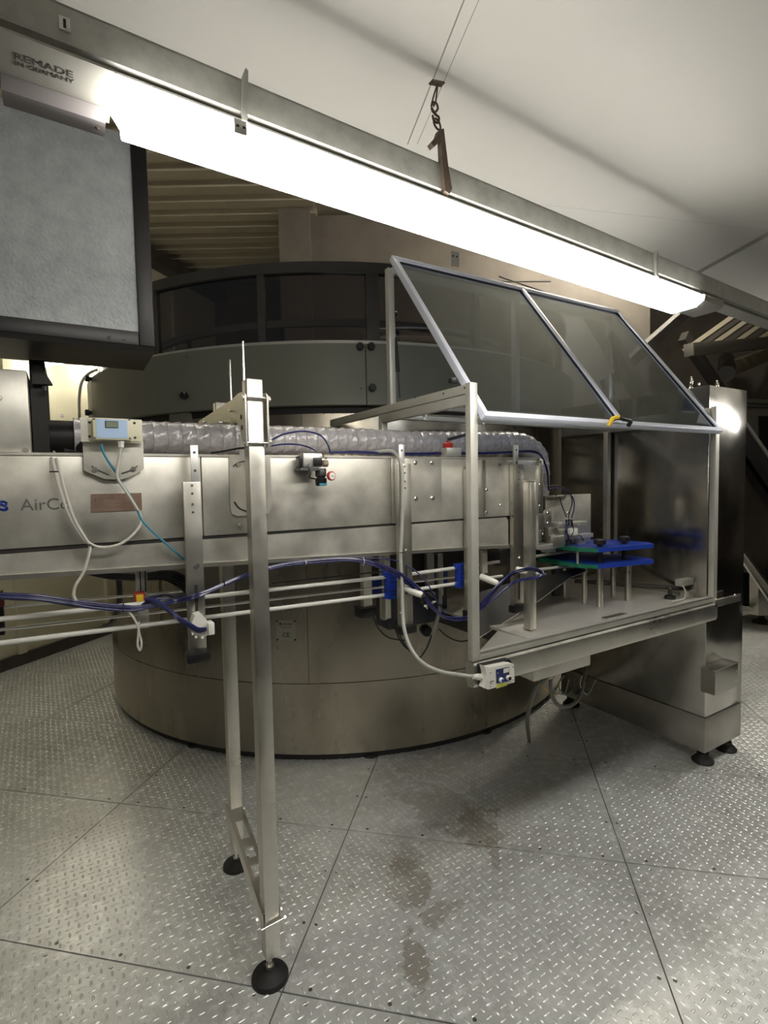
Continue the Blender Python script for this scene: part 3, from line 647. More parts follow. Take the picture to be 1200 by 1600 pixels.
# small slotted bracket with yellow and red clamp
sb = thing('rail_bracket', tuple(py(230, 940, 1.68)), 'aluminium slotted bracket under the conveyor with red and yellow clamp', 'bracket')
a = py(212, 884, 1.70); b = py(236, 980, 1.70)
MB().box(a[0], 1.70, b[2], b[0]-.004, 1.73, a[2], .001).build('profile', ALU, sb)
MB().box(a[0]-.004, 1.695, a[2], b[0]+.002, 1.74, a[2]+.008).build('top_flange', ALU, sb)
for x in (219, 227): 
    p = py(x, 905, 1.70); MB().box(p[0]-.0015, 1.6985, py(x, 925, 1.7)[2], p[0]+.0015, 1.7002, py(x, 890, 1.7)[2]).build('groove', DARK, sb)
pybox((210, 927), (227, 942), 1.665, 1.699, 'clamp_body', RED, sb, .002)
pybox((212.5, 930), (225, 941), 1.660, 1.667, 'clamp_face', YEL, sb, .002)

# ============================================================ GUIDE RODS
RODS = [((0, 967.5), (610, 901), 1.645, .0068, WROD, 'thick white upper guide rod running in front of the drum left of the blue clamp'),
        ((0, 1005), (610, 928.5), 1.645, .0068, WROD, 'thick white lowest guide rod running in front of the drum left of the blue clamp'),
        ((0, 984), (612, 915.5), 1.80, .0048, ALU, 'thin steel guide rod between the two thick white rods on the left'),
        ((0, 949), (300, 922), 1.86, .0042, ALU, 'thin steel guide rod behind the tube bundle, uppermost on the left'),
        ((620, 900), (717, 886.5), 1.65, .0068, WROD, 'short white upper guide rod between the two blue clamps'),
        ((620, 926), (717, 911), 1.65, .0068, WROD, 'short white lower guide rod between the two blue clamps'),
        ((620, 912), (720, 900.5), 1.80, .005, ALU, 'thin steel guide rod between the two blue clamps'),
        ((735, 884), (780, 877.5), 1.70, .0066, WROD, 'short white guide rod stub just right of the guard post, upper one'),
        ((735, 906), (785, 900), 1.70, .0058, ALU, 'steel guide rod stub just right of the guard post, lower one'),
        ((798, 875), (903, 859.5), 1.78, .0068, WROD, 'white upper guide rod entering the blue plates')]
for q0, q1, Y, r, m_, lb in RODS:
    o = MB().cyl(py(*q0, Y), py(*q1, Y), r, 14).build('guide_rod', m_); tag(o, lb, 'rod', 'bottle guide rods')
    if q0[0] == 0:
        pass
o = MB().tube(spline([py(798, 895, 1.72), py(840, 890, 1.72), (py(870, 886.5, 1.73)), py(890, 884.5, 1.76), py(907, 884, 1.80)], 8), .0072, 12).build('guide_rod', WROD); tag(o, 'white lower guide rod bending into the blue plates', 'rod', 'bottle guide rods')
o = MB().cyl(py(425, 911, 1.95), py(600, 893, 1.95), .0035, 8).build('guide_rod', BLACK); tag(o, 'thin black rod high behind the white guide rods', 'rod', 'bottle guide rods')

def blue_clamp(q0, q1, Y, label):
    b = thing('rail_clamp', py((q0[0]+q1[0])/2, q1[1], Y), label, 'clamp', 'blue rail clamps')
    a = py(*q0, Y); c = py(*q1, Y); x0, x1, z1, z0 = a[0], c[0], a[2], c[2]
    m = MB().box(x0+.008, Y, z0, x1, Y+.035, z1, .003); bd = m.build('clamp_body', BLUE, b)
    for zz in (z1-.010, z0+.012): MB().box(x0-.003, Y+.004, zz-.010, x0+.012, Y+.032, zz+.010, .003).build('rod_socket', BLUE, b)
    h = (z1-z0)
    for k, f in enumerate((.12, .26, .60, .74, .88)):
        MB().box(x0+.014, Y-.0008, z0+h*f, x1-.008, Y+.0004, z0+h*f+.006).build('recess', NAVY, bd)
blue_clamp((604, 894), (628, 934), 1.625, 'blue plastic rail clamp between two white rods, left of the grey conduit')
blue_clamp((716, 882), (736, 917), 1.625, 'blue plastic rail clamp between two white rods, left of the guard post')
blue_clamp((579, 905), (601, 929), 2.02, 'dark blue rail clamp at the back behind the left front clamp')
blue_clamp((683, 893), (700, 915), 2.02, 'dark blue rail clamp at the back behind the right front clamp')

# white sensor heads
def head(pts, Y0, Y1, r, label, name='inductive_sensor', tips=()):
    h = thing(name, py(*pts[0], Y0), label, 'sensor', 'white elongated sensor heads')
    P0 = Vector(py(*pts[0], Y0)); P1 = Vector(py(*pts[1], Y1)); d = (P1-P0).normalized()
    m = MB(); L = (P1-P0).length
    m.lathe(P0, [(r*.8, 0), (r, .004), (r, L*.7), (r*.92, L*.85), (r*.75, L)], 16, d); m.build('body', WPLA, h)
    sd = d.cross(Vector((0, 0, 1))).normalized()
    for k in (-1, 0, 1): MB().cyl(P1+sd*k*r*.6, P1+sd*k*r*.6+d*.014, .003, 8).build('push_fitting', BLACK, h)
    MB().bar(P0+d*L*.3+Vector((0, 0, r*.98)), P0+d*L*.7+Vector((0, 0, r*.98)), .004, .0012).build('seam_rib', INK, h)
    return h
h = thing('inductive_sensor', py(310, 975, 1.53), 'white sensor housing clipped to the left hanging bracket, tubes plugged in', 'sensor', 'white elongated sensor heads')
P = py(311, 978, 1.53)
m = MB(); m.prism([(py(x, y, 1.53)[0], py(x, y, 1.53)[2]) for x, y in ((298, 972), (303, 960), (312, 957), (320, 965), (325, 976), (326, 990), (314, 993), (304, 990))], 'y', 1.515, 1.552); m.build('body', WPLA, h)
m = MB(); m.box(py(324, 972, 1.51)[0], 1.50, py(324, 992, 1.51)[2], py(334, 972, 1.51)[0], 1.54, py(324, 973, 1.51)[2], .003); m.build('side_cap', WPLA, h)
for q in ((301, 986), (306, 991), (316, 992)): MB().cyl(py(*q, 1.522), Vector(py(*q, 1.512))+Vector((0, 0, -.012)), .0035, 8).build('push_fitting', WPLA, h)
head([(632, 918), (660, 930)], 1.56, 1.50, .013, 'white sensor head leaning out beside the grey conduit')
head([(750, 900), (778, 912)], 1.56, 1.50, .013, 'white sensor head just right of the guard post')
head([(806, 890), (848, 896)], 1.55, 1.50, .013, 'white sensor head in front of the table post, dark tubes around its tip')
for q in ((668, 936), (675, 940), (680, 932)):
    pass
fm = thing('fitting_cluster', py(668, 932, 1.5), 'cluster of small black hose fittings at the tip of the middle sensor head', 'fitting')
rnd = random.Random(5)
for k in range(9):
    p = Vector(py(658+rnd.uniform(0, 28), 922+rnd.uniform(0, 26), 1.50+rnd.uniform(-.01, .02))); d = Vector((rnd.uniform(.3, 1), rnd.uniform(-.3, .3), rnd.uniform(-1, .1))).normalized()
    MB().lathe(p, [(.0045, 0), (.0045, .008), (.003, .009), (.003, .016)], 8, d).build('push_fitting', BLACK if k % 3 else WPLA, fm)

# blue hose bundles
def bundle(name, label, pix, n, spread, r, mats=None, jitter=1.0):
    b = thing(name, py(*pix[0][:2], pix[0][2]), label, 'hose', 'bundles of blue pneumatic tubing'); rr = random.Random(hash(label) % 1000 if False else len(label))
    for k in range(n):
        o1, o2 = rr.uniform(-1, 1), rr.uniform(-1, 1); pts = []
        for i, (x, y, Y) in enumerate(pix):
            s = spread*(1 if 0 < i < len(pix)-1 else .5)
            pts.append(py(x+rr.uniform(-.7, .7)*jitter, y+(o1+rr.uniform(-.3, .3)*jitter)*s, Y+o2*.006))
        MB().tube(spline(pts, 7), r, 7).build('tube', (mats or [HBLUE])[k % len(mats or [1])], b)
    return b
HL = mat('violet_tubing', (.03, .03, .12), .2)
bundle('tube_bundle', 'thick dark blue tube bundle entering from the left edge towards the yellow clamp',
       [(-30, 929, 1.60), (20, 931, 1.60), (60, 934, 1.60), (110, 941, 1.60), (150, 946, 1.60), (190, 950, 1.60), (215, 950, 1.60), (240, 944, 1.60)], 9, 4.2, .0038, [HBLUE, HBLUE, HL])
bundle('tube_bundle', 'dark blue tubes sloping down into the sensor on the left bracket',
       [(228, 938, 1.60), (244, 941, 1.58), (262, 953, 1.55), (280, 967, 1.52), (297, 978, 1.51), (310, 984, 1.505), (322, 983, 1.505)], 6, 3.5, .0034, [HBLUE, HL])
bundle('tube_bundle', 'violet blue tubes arching past the stand leg and down to the middle sensor head',
       [(205, 951, 1.60), (240, 948, 1.60), (275, 940, 1.59), (305, 932, 1.545), (345, 916, 1.55), (385, 899, 1.56), (440, 884, 1.57), (500, 877, 1.575), (550, 875, 1.575), (590, 884, 1.57), (625, 903, 1.545), (645, 918, 1.53), (665, 932, 1.51)], 6, 3.2, .0029, [HBLUE, HL, HL])
bundle('tube_bundle', 'violet blue tubes hanging in a loop from the middle sensor to the guard post',
       [(585, 878, 1.57), (625, 898, 1.54), (655, 922, 1.51), (672, 945, 1.50), (690, 962, 1.50), (710, 968, 1.50), (733, 964, 1.50), (752, 950, 1.51), (768, 930, 1.50), (783, 912, 1.50)], 6, 3.2, .0029, [HBLUE, HL])
bundle('tube_bundle', 'violet blue tubes rising from the guard post over the right sensor head',
       [(748, 948, 1.52), (765, 930, 1.50), (782, 911, 1.49), (805, 894, 1.49), (830, 889, 1.48), (848, 896, 1.485), (842, 903, 1.49)], 5, 3, .0028, [HBLUE, HL])
bundle('tube_bundle', 'violet blue tubes lying under the right sensor head in front of the table post',
       [(752, 951, 1.52), (770, 936, 1.50), (795, 915, 1.49), (815, 905, 1.49), (838, 902, 1.485), (852, 897, 1.49)], 4, 2.2, .0028, [HBLUE, HL])
bundle('tube_bundle', 'tangled dark blue tubes at the yellow clamp left of the bracket',
       [(222, 946, 1.62), (240, 934, 1.62), (258, 930, 1.62), (275, 934, 1.62), (292, 932, 1.62), (300, 925, 1.60)], 5, 5, .003, [HBLUE, BLACK])
cable('thin_tube', [(560, 872, 1.58), (600, 873, 1.57), (630, 880, 1.56), (655, 897, 1.53), (670, 915, 1.51), (682, 938, 1.50), (695, 958, 1.50)], .0023, HL, 'single thin violet tube arching over the grey conduit', 'hose')
cable('thin_tube', [(657, 925, 1.51), (668, 942, 1.51), (685, 958, 1.51), (702, 967, 1.51)], .0018, BLACK, 'thin black tube drooping below the middle sensor head', 'hose')
cable('loop_cable', [(193, 951, 1.60), (205, 960, 1.60), (214, 975, 1.60), (218, 990, 1.60), (221, 1005, 1.60), (219, 1016, 1.60), (215, 1008, 1.60), (216, 990, 1.60), (217, 972, 1.60)], .0030, WCAB, 'white cable end folded into a hanging loop below the tube bundle')
for q in ((193, 948, 1.592, .006), (350, 911, 1.55, .005), (477, 879, 1.573, .005)):
    o = thing('cable_tie', py(*q[:3]), 'thin tie around the blue tubes %s' % {193: 'left of the yellow clamp', 350: 'just left of the stand leg', 477: 'under the pressure regulator'}[q[0]], 'cable tie')
    MB().tube([Vector(py(*q[:3]))+Vector((0, q[3]*1.6*math.cos(TAU*k/14), q[3]*1.7*math.sin(TAU*k/14))) for k in range(14)], .0012, 5, True).build('strap', WPLA if q[0] == 477 else BLACK, o)
o = thing('tube_ring', py(567, 877, 1.575), 'pale ring holding the blue tubes under the conveyor flange', 'ring')
MB().tube([Vector(py(567, 877, 1.575))+Vector((0, .010*math.cos(TAU*k/18), .014*math.sin(TAU*k/18))) for k in range(18)], .0012, 6, True).build('ring', WPLA, o)

# grey conduit down to the control box
cd = MB().tube(spline([py(*q) for q in ((582, 709, 1.66), (600, 705, 1.62), (617, 708, 1.585), (627, 728, 1.55), (629, 765, 1.545), (628, 820, 1.545), (626, 870, 1.545), (628, 915, 1.54), (629, 950, 1.53), (632, 985, 1.50), (643, 1015, 1.46), (662, 1037, 1.42), (688, 1049, 1.39), (715, 1054, 1.37), (738, 1057, 1.345))], 10), .0066, 12).build('conduit', GCAB)
tag(cd, 'pale grey conduit dropping from the hose and curving to the control box', 'conduit')
for q in ((628, 957, 1.53), (627, 863, 1.545)):
    o = thing('conduit_tie', py(*q), 'pale tie round the grey conduit %s' % ('below the rods' if q[1] > 900 else 'at the conveyor flange'), 'cable tie')
    MB().tube([Vector(py(*q))+Vector((.0078*math.cos(TAU*k/18), .0078*math.sin(TAU*k/18), 0)) for k in range(18)], .0014, 5, True).build('strap', WPLA if q[1] > 900 else BLACK, o)

# ============================================================ PRESSURE REGULATOR
rg = thing('pressure_regulator', py(495, 740, 1.55), 'small valve block with black regulator and red-rimmed gauge on the conveyor', 'regulator')
pybox((474, 708), (504, 730), 1.535, 1.575, 'valve_body', ALU, rg, .003)
pybox((491, 715), (504, 728), 1.524, 1.536, 'valve_cover', BLACK, rg, .003)
pybox((468, 712), (478, 730), 1.545, 1.58, 'side_manifold', BLACK, rg, .003)
pybox((470, 731), (500, 735), 1.54, 1.60, 'mounting_foot', INK, rg, .001)
MB().lathe(py(504, 724, 1.55), [(.0105, 0), (.0115, .002), (.0115, .016), (.009, .018)], 14, (1, 0, 0)).build('silencer', mat('bronze_silencer', (.32, .28, .2), .6, .4), rg)
pR = Vector(py(501, 732, 1.555)); m = MB().lathe(pR, [(.016, 0), (.018, .003), (.018, .025), (.014, .027), (.014, .03), (.019, .032), (.018, .052), (.015, .056)], 20, (0, 0, -1)); m.build('regulator_knob', BLACK, rg)
pybox((500, 755), (511, 758.5), 1.5335, 1.54, 'logo_strip', TEAL, rg)
for q in ((504, 713), (508, 716), (481, 726)): MB().lathe(py(*q, 1.53), [(.004, 0), (.004, .006)], 10, FR).build('port_screw', BOLT, rg)
pg = Vector(py(515, 744, 1.53)); gq = Vector((.25, -1, .05)).normalized()
gg = MB().lathe(pg, [(.012, 0), (.0150, .004), (.0150, .012), (.0138, .0135)], 24, gq).build('gauge', mat('gauge_red', (.45, .05, .05), .35), rg)
MB().lathe(pg+gq*.0128, [(.0115, 0), (.0112, .0012)], 24, gq).build('dial', WPLA, gg)
MB().bar(pg+gq*.0145-Vector((.006, 0, -.001)), pg+gq*.0145+Vector((.005, 0, -.002)), .001, .002).build('needle', BLACK, gg)
MB().tube(spline([py(482, 730, 1.53), py(485, 738, 1.52), py(484, 746, 1.525), py(492, 748, 1.54)], 6), .0028, 8).build('elbow_tube', BLACK, rg)
cable('air_tube', [(425, 687, 1.57), (445, 678, 1.565), (475, 674, 1.56), (500, 680, 1.555), (512, 694, 1.55), (516, 708, 1.55)], .0027, HBLUE, 'dark blue tube arching over the hose to the regulator, upper of two', 'hose')
cable('air_tube', [(422, 697, 1.57), (445, 694, 1.56), (468, 695, 1.555), (485, 700, 1.55), (497, 707, 1.55)], .0024, HBLUE, 'dark blue tube arching over the hose to the regulator, lower of two', 'hose')
bundle('tube_bundle', 'dark tubes lying along the conveyor top right of the regulator', [(516, 707, 1.63), (560, 706, 1.63), (600, 708, 1.64), (650, 709, 1.64), (700, 708, 1.64), (760, 708, 1.64), (800, 706, 1.64), (830, 705, 1.65), (846, 712, 1.66), (855, 735, 1.67), (857, 765, 1.68)], 4, 1.4, .0028, [HBLUE, BLACK])
cable('black_cable', [(330, 708, 1.62), (355, 704, 1.60), (375, 700, 1.59), (390, 699, 1.59)], .003, BLACK, 'black cable lying on the conveyor top just left of the stand leg', 'cable')
cable('black_cable', [(100, 703, 1.62), (118, 707, 1.63), (135, 712, 1.65)], .004, BLACK, 'black cable lying below the hose left of the instrument box', 'cable')
lk = thing('red_sensor', py(700, 693, 1.62), 'red round sensor on a grey foot in front of the hose', 'sensor')
pp = Vector(py(700, 700, 1.62)); MB().lathe(pp, [(.018, 0), (.020, .003), (.020, .016), (.017, .019), (.006, .02), (.006, .03)], 20).build('red_housing', RED, lk)
MB().box(pp.x-.02, 1.60, 1.595, pp.x+.05, 1.64, pp.z, .002).build('foot', ALUFR, lk)
MB().bar(pp+Vector((0, 0, .032)), Vector(py(729, 679, 1.60)), .010, .012).build('arm', BLACK, lk)

# ============================================================ GUARD ENCLOSURE
en = thing('guard_enclosure', (1.95, 1.38, .875), 'tall open aluminium profile guard frame standing on the machine table', 'frame')
PF = .032; GX0, GX1 = 1.165, 2.744; GY = 1.37; ZT = 1.83; ZB = .875
MB().box(GX0, GY, ZB, GX0+PF, GY+.027, ZT, .0015).build('corner_post', ALUFR, en)
MB().box(GX1-PF, GY, ZB, GX1, GY+.027, ZT+.01, .0015).build('corner_post', ALUFR, en)
r_ = MB().box(GX0+PF, GY+.003, ZB, GX1-PF, GY+.027, ZB+.028, .0015).build('bottom_rail', ALUFR, en)
MB().box(GX0+PF, GY+.001, ZB+.026, GX1-PF, GY+.006, ZB+.030).build('bottom_rail_lip', ALU, en)
MB().box(GX0, GY+.027, 1.795, GX0+PF, 2.47, ZT-.004, .0015).build('side_beam', ALUFR, en)
MB().box(GX0+.002, GY+.027, 1.758, GX0+PF-.002, 1.96, 1.793, .0015).build('side_beam', ALUFR, en)
MB().box(GX1-PF-.010, GY+.027, 1.765, GX1-.010, 2.3, ZT+.004, .0015).build('side_beam', ALUFR, en)
MB().box(GX0+.004, 1.955, .9, GX0+PF-.0, 1.985, 1.795, .0015).build('inner_post', ALUFR, en)
MB().box(GX1-PF-.02, 1.955, .9, GX1-PF+.01, 1.985, 1.765, .0015).build('inner_post', ALUFR, en)
YR = 1.88
for x0, x1, zt in ((1.168, 1.196, 2.385), (1.885, 1.915, 2.395), (2.60, 2.628, 2.40)):
    MB().box(x0, YR, 1.825, x1, YR+.028, zt, .0015).build('rear_upright', ALUFR, en)
MB().box(1.196, YR+.002, 2.365, 2.63, YR+.026, 2.395, .0015).build('rear_top_rail', ALUFR, en)
MB().box(1.196, YR, 1.815, 2.712, YR+.026, 1.835, .0015).build('rear_bottom_rail', ALUFR, en)
MB().box(1.197, YR-.01, 1.765, 2.712, YR+.02, 1.785, .0015).build('rear_bottom_rail', ALUFR, en)
for q in ((693, 615), (649, 621), (595, 633), (683, 627), (726, 606)):
    p = pX(*q, GX0); MB().lathe(p, [(.0035, 0), (.003, .0015)], 8, (-1, 0, 0)).build('screw', BOLT if q[0] == 683 else DARK, en)
for x, z in ((GX0+.013, 1.815), (GX0+.013, 1.797), (GX1-.012, 1.822), (GX1-.012, 1.805)): MB().lathe((x, GY, z), [(.003, 0), (.003, .0008)], 8, FR).build('screw', ALU, en)
for z in (.888, .92): MB().lathe((GX0, GY+.014, z), [(.003, 0), (.003, .0012)], 8, (-1, 0, 0)).build('screw', BOLT, en)
MB().lathe(pX(708, 599, GX0+.01), [(.016, 0), (.018, .004), (.017, .016), (.010, .02)], 12).build('star_knob', BLACK, en)
MB().lathe((GX0+.05, 1.70, 1.742), [(.008, 0), (.008, .02)], 10).build('hinge_bolt', BOLT, en)

# hood
hd = thing('guard_hood', (1.95, 1.37, 1.72), 'sloping tinted glass hood with pale aluminium bars on top of the guard frame', 'hood')
LX0, LX1 = 1.20, 2.708
Pb = lambda x: Vector((x, 1.352, 1.718)); Pt = lambda x: Vector((x, 1.905, 2.432))
sl = (Pt(0)-Pb(0)).normalized(); nn = Vector((1, 0, 0)).cross(sl).normalized()   # lid normal
if nn.y > 0: nn = -nn
HOODB = mat('hood_aluminium', (.80, .84, .96), .35, .2)
def hb_(p0, p1, wdt=.022): return MB().bar(p0, p1, .026, wdt, up=tuple(nn.cross((p1-p0).normalized())), c=.0015)
for nm, a, b in (('hood_bar', Pb(LX0), Pb(LX1)), ('hood_bar', Pt(LX0), Pt(LX1)), ('hood_bar', Pb(LX0+.011), Pt(LX0+.011)), ('hood_bar', Pb(1.95), Pt(1.95)), ('hood_bar', Pb(LX1-.011), Pt(LX1-.011))):
    hb_(a, b).build(nm, HOODB, hd)
for a, b in ((LX0+.02, 1.94), (1.96, LX1-.02)):
    p = [Pb(a)+sl*.008, Pb(b)+sl*.008, Pt(b)-sl*.008, Pt(a)-sl*.008]; m = MB(); vs = [q-nn*.002 for q in p]+[q+nn*.002 for q in p]
    m.add(vs, [(0, 1, 2, 3), (7, 6, 5, 4), (0, 4, 5, 1), (1, 5, 6, 2), (2, 6, 7, 3), (3, 7, 4, 0)]); m.build('glass_pane', LIDG, hd)
for a, b in ((LX0+.024, 1.936), (1.964, LX1-.024)):
    e = .016; P4 = [Pb(a)+sl*e, Pb(b)+sl*e, Pt(b)-sl*e, Pt(a)-sl*e]
    for i in range(4): MB().bar(P4[i], P4[(i+1) % 4], .012, .006, up=tuple(nn.cross((P4[(i+1) % 4]-P4[i]).normalized()))).build('gasket', BLACK, hd)
hg = MB().tube(spline([py(952, 663, 1.325), py(957, 656, 1.31), py(965, 653, 1.305), py(976, 655, 1.305), py(985, 658, 1.315), py(982, 665, 1.33)], 8), .0085, 12).build('handle', BLACK, hd)
MB().tube([py(951, 665, 1.322), py(957, 654.5, 1.309), py(966, 651.5, 1.303)], .0092, 12).build('handle_stripe', YEL, hg)
MB().lathe(py(755, 662, 1.345), [(.003, 0), (.003, .006)], 8, FR).build('end_bolt', BOLT, hd)

def strut(top, bot, label):
    s = thing('gas_strut', bot, label, 'strut', 'gas struts of the guard hood'); top, bot = Vector(top), Vector(bot); d = (bot-top)
    MB().cyl(top, top+d*.30, .0042, 10).build('piston_rod', BOLT, s)
    MB().cyl(top+d*.28, top+d*.68, .0085, 14).build('cylinder', BLACK, s)
    MB().cyl(top+d*.68, bot, .0035, 10).build('lower_rod', BLACK, s)
    MB().lathe(top+Vector((0, 0, .005)), [(.012, -.01), (.016, 0), (.012, .012)], 12, (1, 0, 0)).build('end_joint', BLACK, s)
    MB().box(top.x-.008, top.y-.01, top.z-.005, top.x+.008, top.y+.012, top.z+.035, .003).build('mount', BLACK, s)
strut(pX(615, 492, 1.20), pX(625, 622, 1.205), 'black gas strut on the left upright of the glass hood')
strut(pX(955, 528, 2.59), pX(969, 600, 2.59), 'black gas strut on the right upright of the glass hood')
cable('hood_cable', [(935, 490, 1.88), (943, 515, 1.87), (951, 545, 1.86), (955, 580, 1.85), (962, 615, 1.84), (968, 640, 1.80)], .004, GCAB, 'thin grey cable hanging behind the right glass of the hood')

# ============================================================ TABLE
tb = thing('machine_table', (1.95, 1.5, .78), 'stainless machine table top with folded front apron under the guard frame', 'table')
TX0, TX1 = 1.168, 2.744
m = MB(); m.prism([(1.372, .870), (1.366, .862), (1.366, .800), (1.372, .784), (1.40, .780), (1.41, .80), (1.41, .866), (1.40, .8735)], 'x', TX0, TX1); m.build('front_apron', STEEL, tb)
TOPM = mat('table_top_steel', (.74, .71, .65), .4, .5, noise=.12, nscale=5)
m = MB(); m.prism([(1.508, 1.40), (2.734, 1.40), (2.734, 2.18), (1.53, 2.18)], 'z', .868, .880); m.build('table_top', TOPM, tb)
m = MB(); pts = [(1.508, 1.402, .880), (1.53, 1.62, .880), (1.40, 1.62, .795), (1.36, 1.402, .795)]
m.add([*pts, *[(x, y, z-.004) for x, y, z in pts]], [(0, 1, 2, 3), (7, 6, 5, 4), (0, 4, 5, 1), (1, 5, 6, 2), (2, 6, 7, 3), (3, 7, 4, 0)]); m.build('sloping_flange', TOPM, tb)
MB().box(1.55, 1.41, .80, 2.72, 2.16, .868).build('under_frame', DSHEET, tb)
o = MB().box(2.72, 1.366, .848, 2.972, 1.374, .886, .001).build('tie_arm', STEEL); tag(o, 'flat steel arm joining the table corner to the tall cabinet', 'arm')
m = MB(); bolt(m, py(1148, 930, 1.366), FR, .006, .01); bolt(m, py(1148, 930, 1.355), FR, .004, .01); m.build('bolt', BOLT, o)

# things on the table
o = MB().box(*pz(940, 966, .881)[:2], .881, pz(978, 962, .881)[0]+.02, pz(978, 962, .881)[1]+.006, .886).build('steel_strip', STEEL); tag(o, 'thin loose steel strip lying on the table in front of the posts', 'strip')
kn = thing('clamping_screw', (2.60, 1.49, .881), 'black round knob with an upright stem on the table, near the right corner', 'knob')
kp = Vector(pz(1047, 935, .881)); kn.location = kp
MB().lathe(kp, [(.026, 0), (.028, .004), (.026, .014), (.016, .018), (.010, .02), (.010, .045), (.006, .05)], 8).build('star_grip', BLACK, kn)
MB().lathe(kp+Vector((0, 0, .02)), [(.006, 0), (.006, .035)], 10).build('stem', BOLT, kn)
sn = thing('light_sensor', pz(1085, 935, .881), 'small grey and orange sensor on a bracket at the right table corner', 'sensor')
a = py(1068, 920, 1.50); b = py(1092, 909, 1.50)
MB().box(a[0], 1.49, a[2]-.005, b[0], 1.53, b[2], .004).build('body', BLACK, sn)
pybox((1066, 907), (1090, 912), 1.482, 1.52, 'top_shell', GCAB, sn, .003)
pybox((1088, 908), (1095, 918), 1.482, 1.525, 'orange_cap', ORG, sn, .004)
a = py(1075, 925, 1.48); b = py(1091, 935, 1.48); MB().box(a[0], 1.48, .881, b[0], 1.52, a[2]+.003, .002).build('bracket', ALU, sn)
cable('sensor_cable', [(1067, 915, 1.48), (1071, 925, 1.475), (1069, 935, 1.47), (1060, 938, 1.46), (1050, 940, 1.45)], .0035, WCAB, 'short white cable of the sensor at the table corner')
o = MB().cyl((2.40, 1.95, .93), Vector(py(1064, 919, 1.54)), .012, 14).build('roller_tube', DSHEET); tag(o, 'dark round tube lying behind the black knob along the cabinet', 'tube')

# guide plates, blue
gp = thing('guide_plates', (2.15, 1.65, .88), 'pair of stacked bright blue plastic guide plates on steel posts', 'guide')
zA = py(935, 889, 1.53)[2]; zT = py(934, 857, 1.53)[2]
zB = py(935, 863.5, 1.53)[2]
def plate(z0, z1, nm):
    k = (z0+z1)/2
    A = Vector(py(935, 889, 1.53)); ax = A.x
    blue = [(ax, 1.53), (ax+.335, 1.475), (ax+.375, 1.53), (ax+.36, 1.70), (ax+.22, 1.86), (ax+.02, 1.88), (ax-.02, 1.70)]
    grn = [(ax, 1.53), (ax-.02, 1.70), (ax+.02, 1.88), (ax-.05, 1.84), (ax-.05, 1.60)]
    b_ = MB().prism(blue, 'z', z0, z1).build(nm, BLUE, gp)
    MB().prism(grn, 'z', z0+.001, z1-.001).build('green_insert', GREEN, b_)
    return ax
ax = plate(zA, zA+.018, 'lower_plate'); plate(zB, zT, 'upper_plate')
for q, r in (((937, 948), .0155), ((913, 943), .0125), ((958, 933), .0125), ((981, 938), .0155), ((882, 935), .009)):
    p = pz(*q, .881); MB().cyl(p, (p[0], p[1], zA), r, 20).build('post', STEEL, gp)
for (x, y) in ((ax+.05, 1.56), (ax+.23, 1.56)):
    MB().cyl((x, y, zA+.018), (x, y, zB), .011, 12).build('spacer', BLACK, gp)
    MB().lathe((x, y, zT), [(.012, 0), (.012, .008), (.028, .014), (.028, .034), (.018, .038)], 8).build('star_knob', BLACK, gp)
MB().cyl((ax-.03, 1.62, zA), (ax-.03, 1.62, zB), .006, 10).build('spacer', ALU, gp)
MB().box(ax-.12, 1.72, zB-.012, ax-.06, 1.76, zB+.015, .003).build('rod_holder', ALU, gp)

# dark chute
ch = thing('guide_chute', (1.9, 1.72, .98), 'dark sheet steel chute dropping left from the blue plates', 'chute')
bot = [(735, 1003), (751, 995), (795, 968), (840, 940), (890, 903), (915, 893)]; top = [(735, 930), (751, 925), (795, 912), (840, 905), (890, 890), (915, 884)]
vs = []
for q in bot: vs.append(py(*q, 1.66))
for q in top: vs.append(py(*q, 1.74))
n = len(bot); m = MB(); m.add(vs, [(i, i+1, n+i+1, n+i) for i in range(n-1)]); vs2 = [(x, y+.004, z) for x, y, z in vs]; m.add(vs2, [(n+i, n+i+1, i+1, i) for i in range(n-1)]); m.build('sheet', DSHEET, ch)
MB().tube([py(*q, 1.659) for q in bot], .0018, 6).build('bright_edge', BOLT, ch)

# nozzle plate at the conveyor end
nz = thing('transfer_unit', (2.15, 1.75, 1.16), 'square steel plate with small valves and fittings at the conveyor end', 'unit')
a = py(862, 774, 1.72); b = py(923, 848, 1.72)
MB().box(a[0]-.04, 1.72, b[2], b[0], 1.728, a[2], .001).build('back_plate', PANEL, nz)
MB().box(a[0]-.05, 1.66, a[2]-.006, py(892, 774, 1.7)[0], 1.72, a[2], .001).build('top_shelf', PANEL, nz)
for (q0, q1, y0, y1, mm, nm, c) in (((850, 797), (862, 823), 1.66, 1.668, STEEL, 'angle_bracket', .001), ((872, 817), (885, 824), 1.655, 1.70, ALU, 'cylinder_block', .002), ((905, 815), (918, 822), 1.655, 1.70, ALU, 'cylinder_block', .002),
        ((857, 825), (872, 850), 1.67, 1.70, STEEL, 'clamp_block', .003), ((861, 838), (883, 855), 1.63, 1.665, STEEL, 'clamp_block', .006), ((894, 826), (903, 836), 1.65, 1.68, YELW if False else WPLA, 'sensor_block', .002),
        ((903, 836), (915, 852), 1.67, 1.69, STEEL, 'clamp_block', .002), ((870, 828), (888, 842), 1.69, 1.71, STEEL, 'clamp_block', .002), ((838, 800), (850, 830), 1.63, 1.64, STEEL, 'angle_bracket', .001), ((838, 829), (846, 845), 1.62, 1.66, STEEL, 'angle_bracket', .001), ((895, 836), (927, 839), 1.66, 1.70, ALU, 'stop_strip', .001)):
    pybox(q0, q1, y0, y1, nm, mm, nz, c)
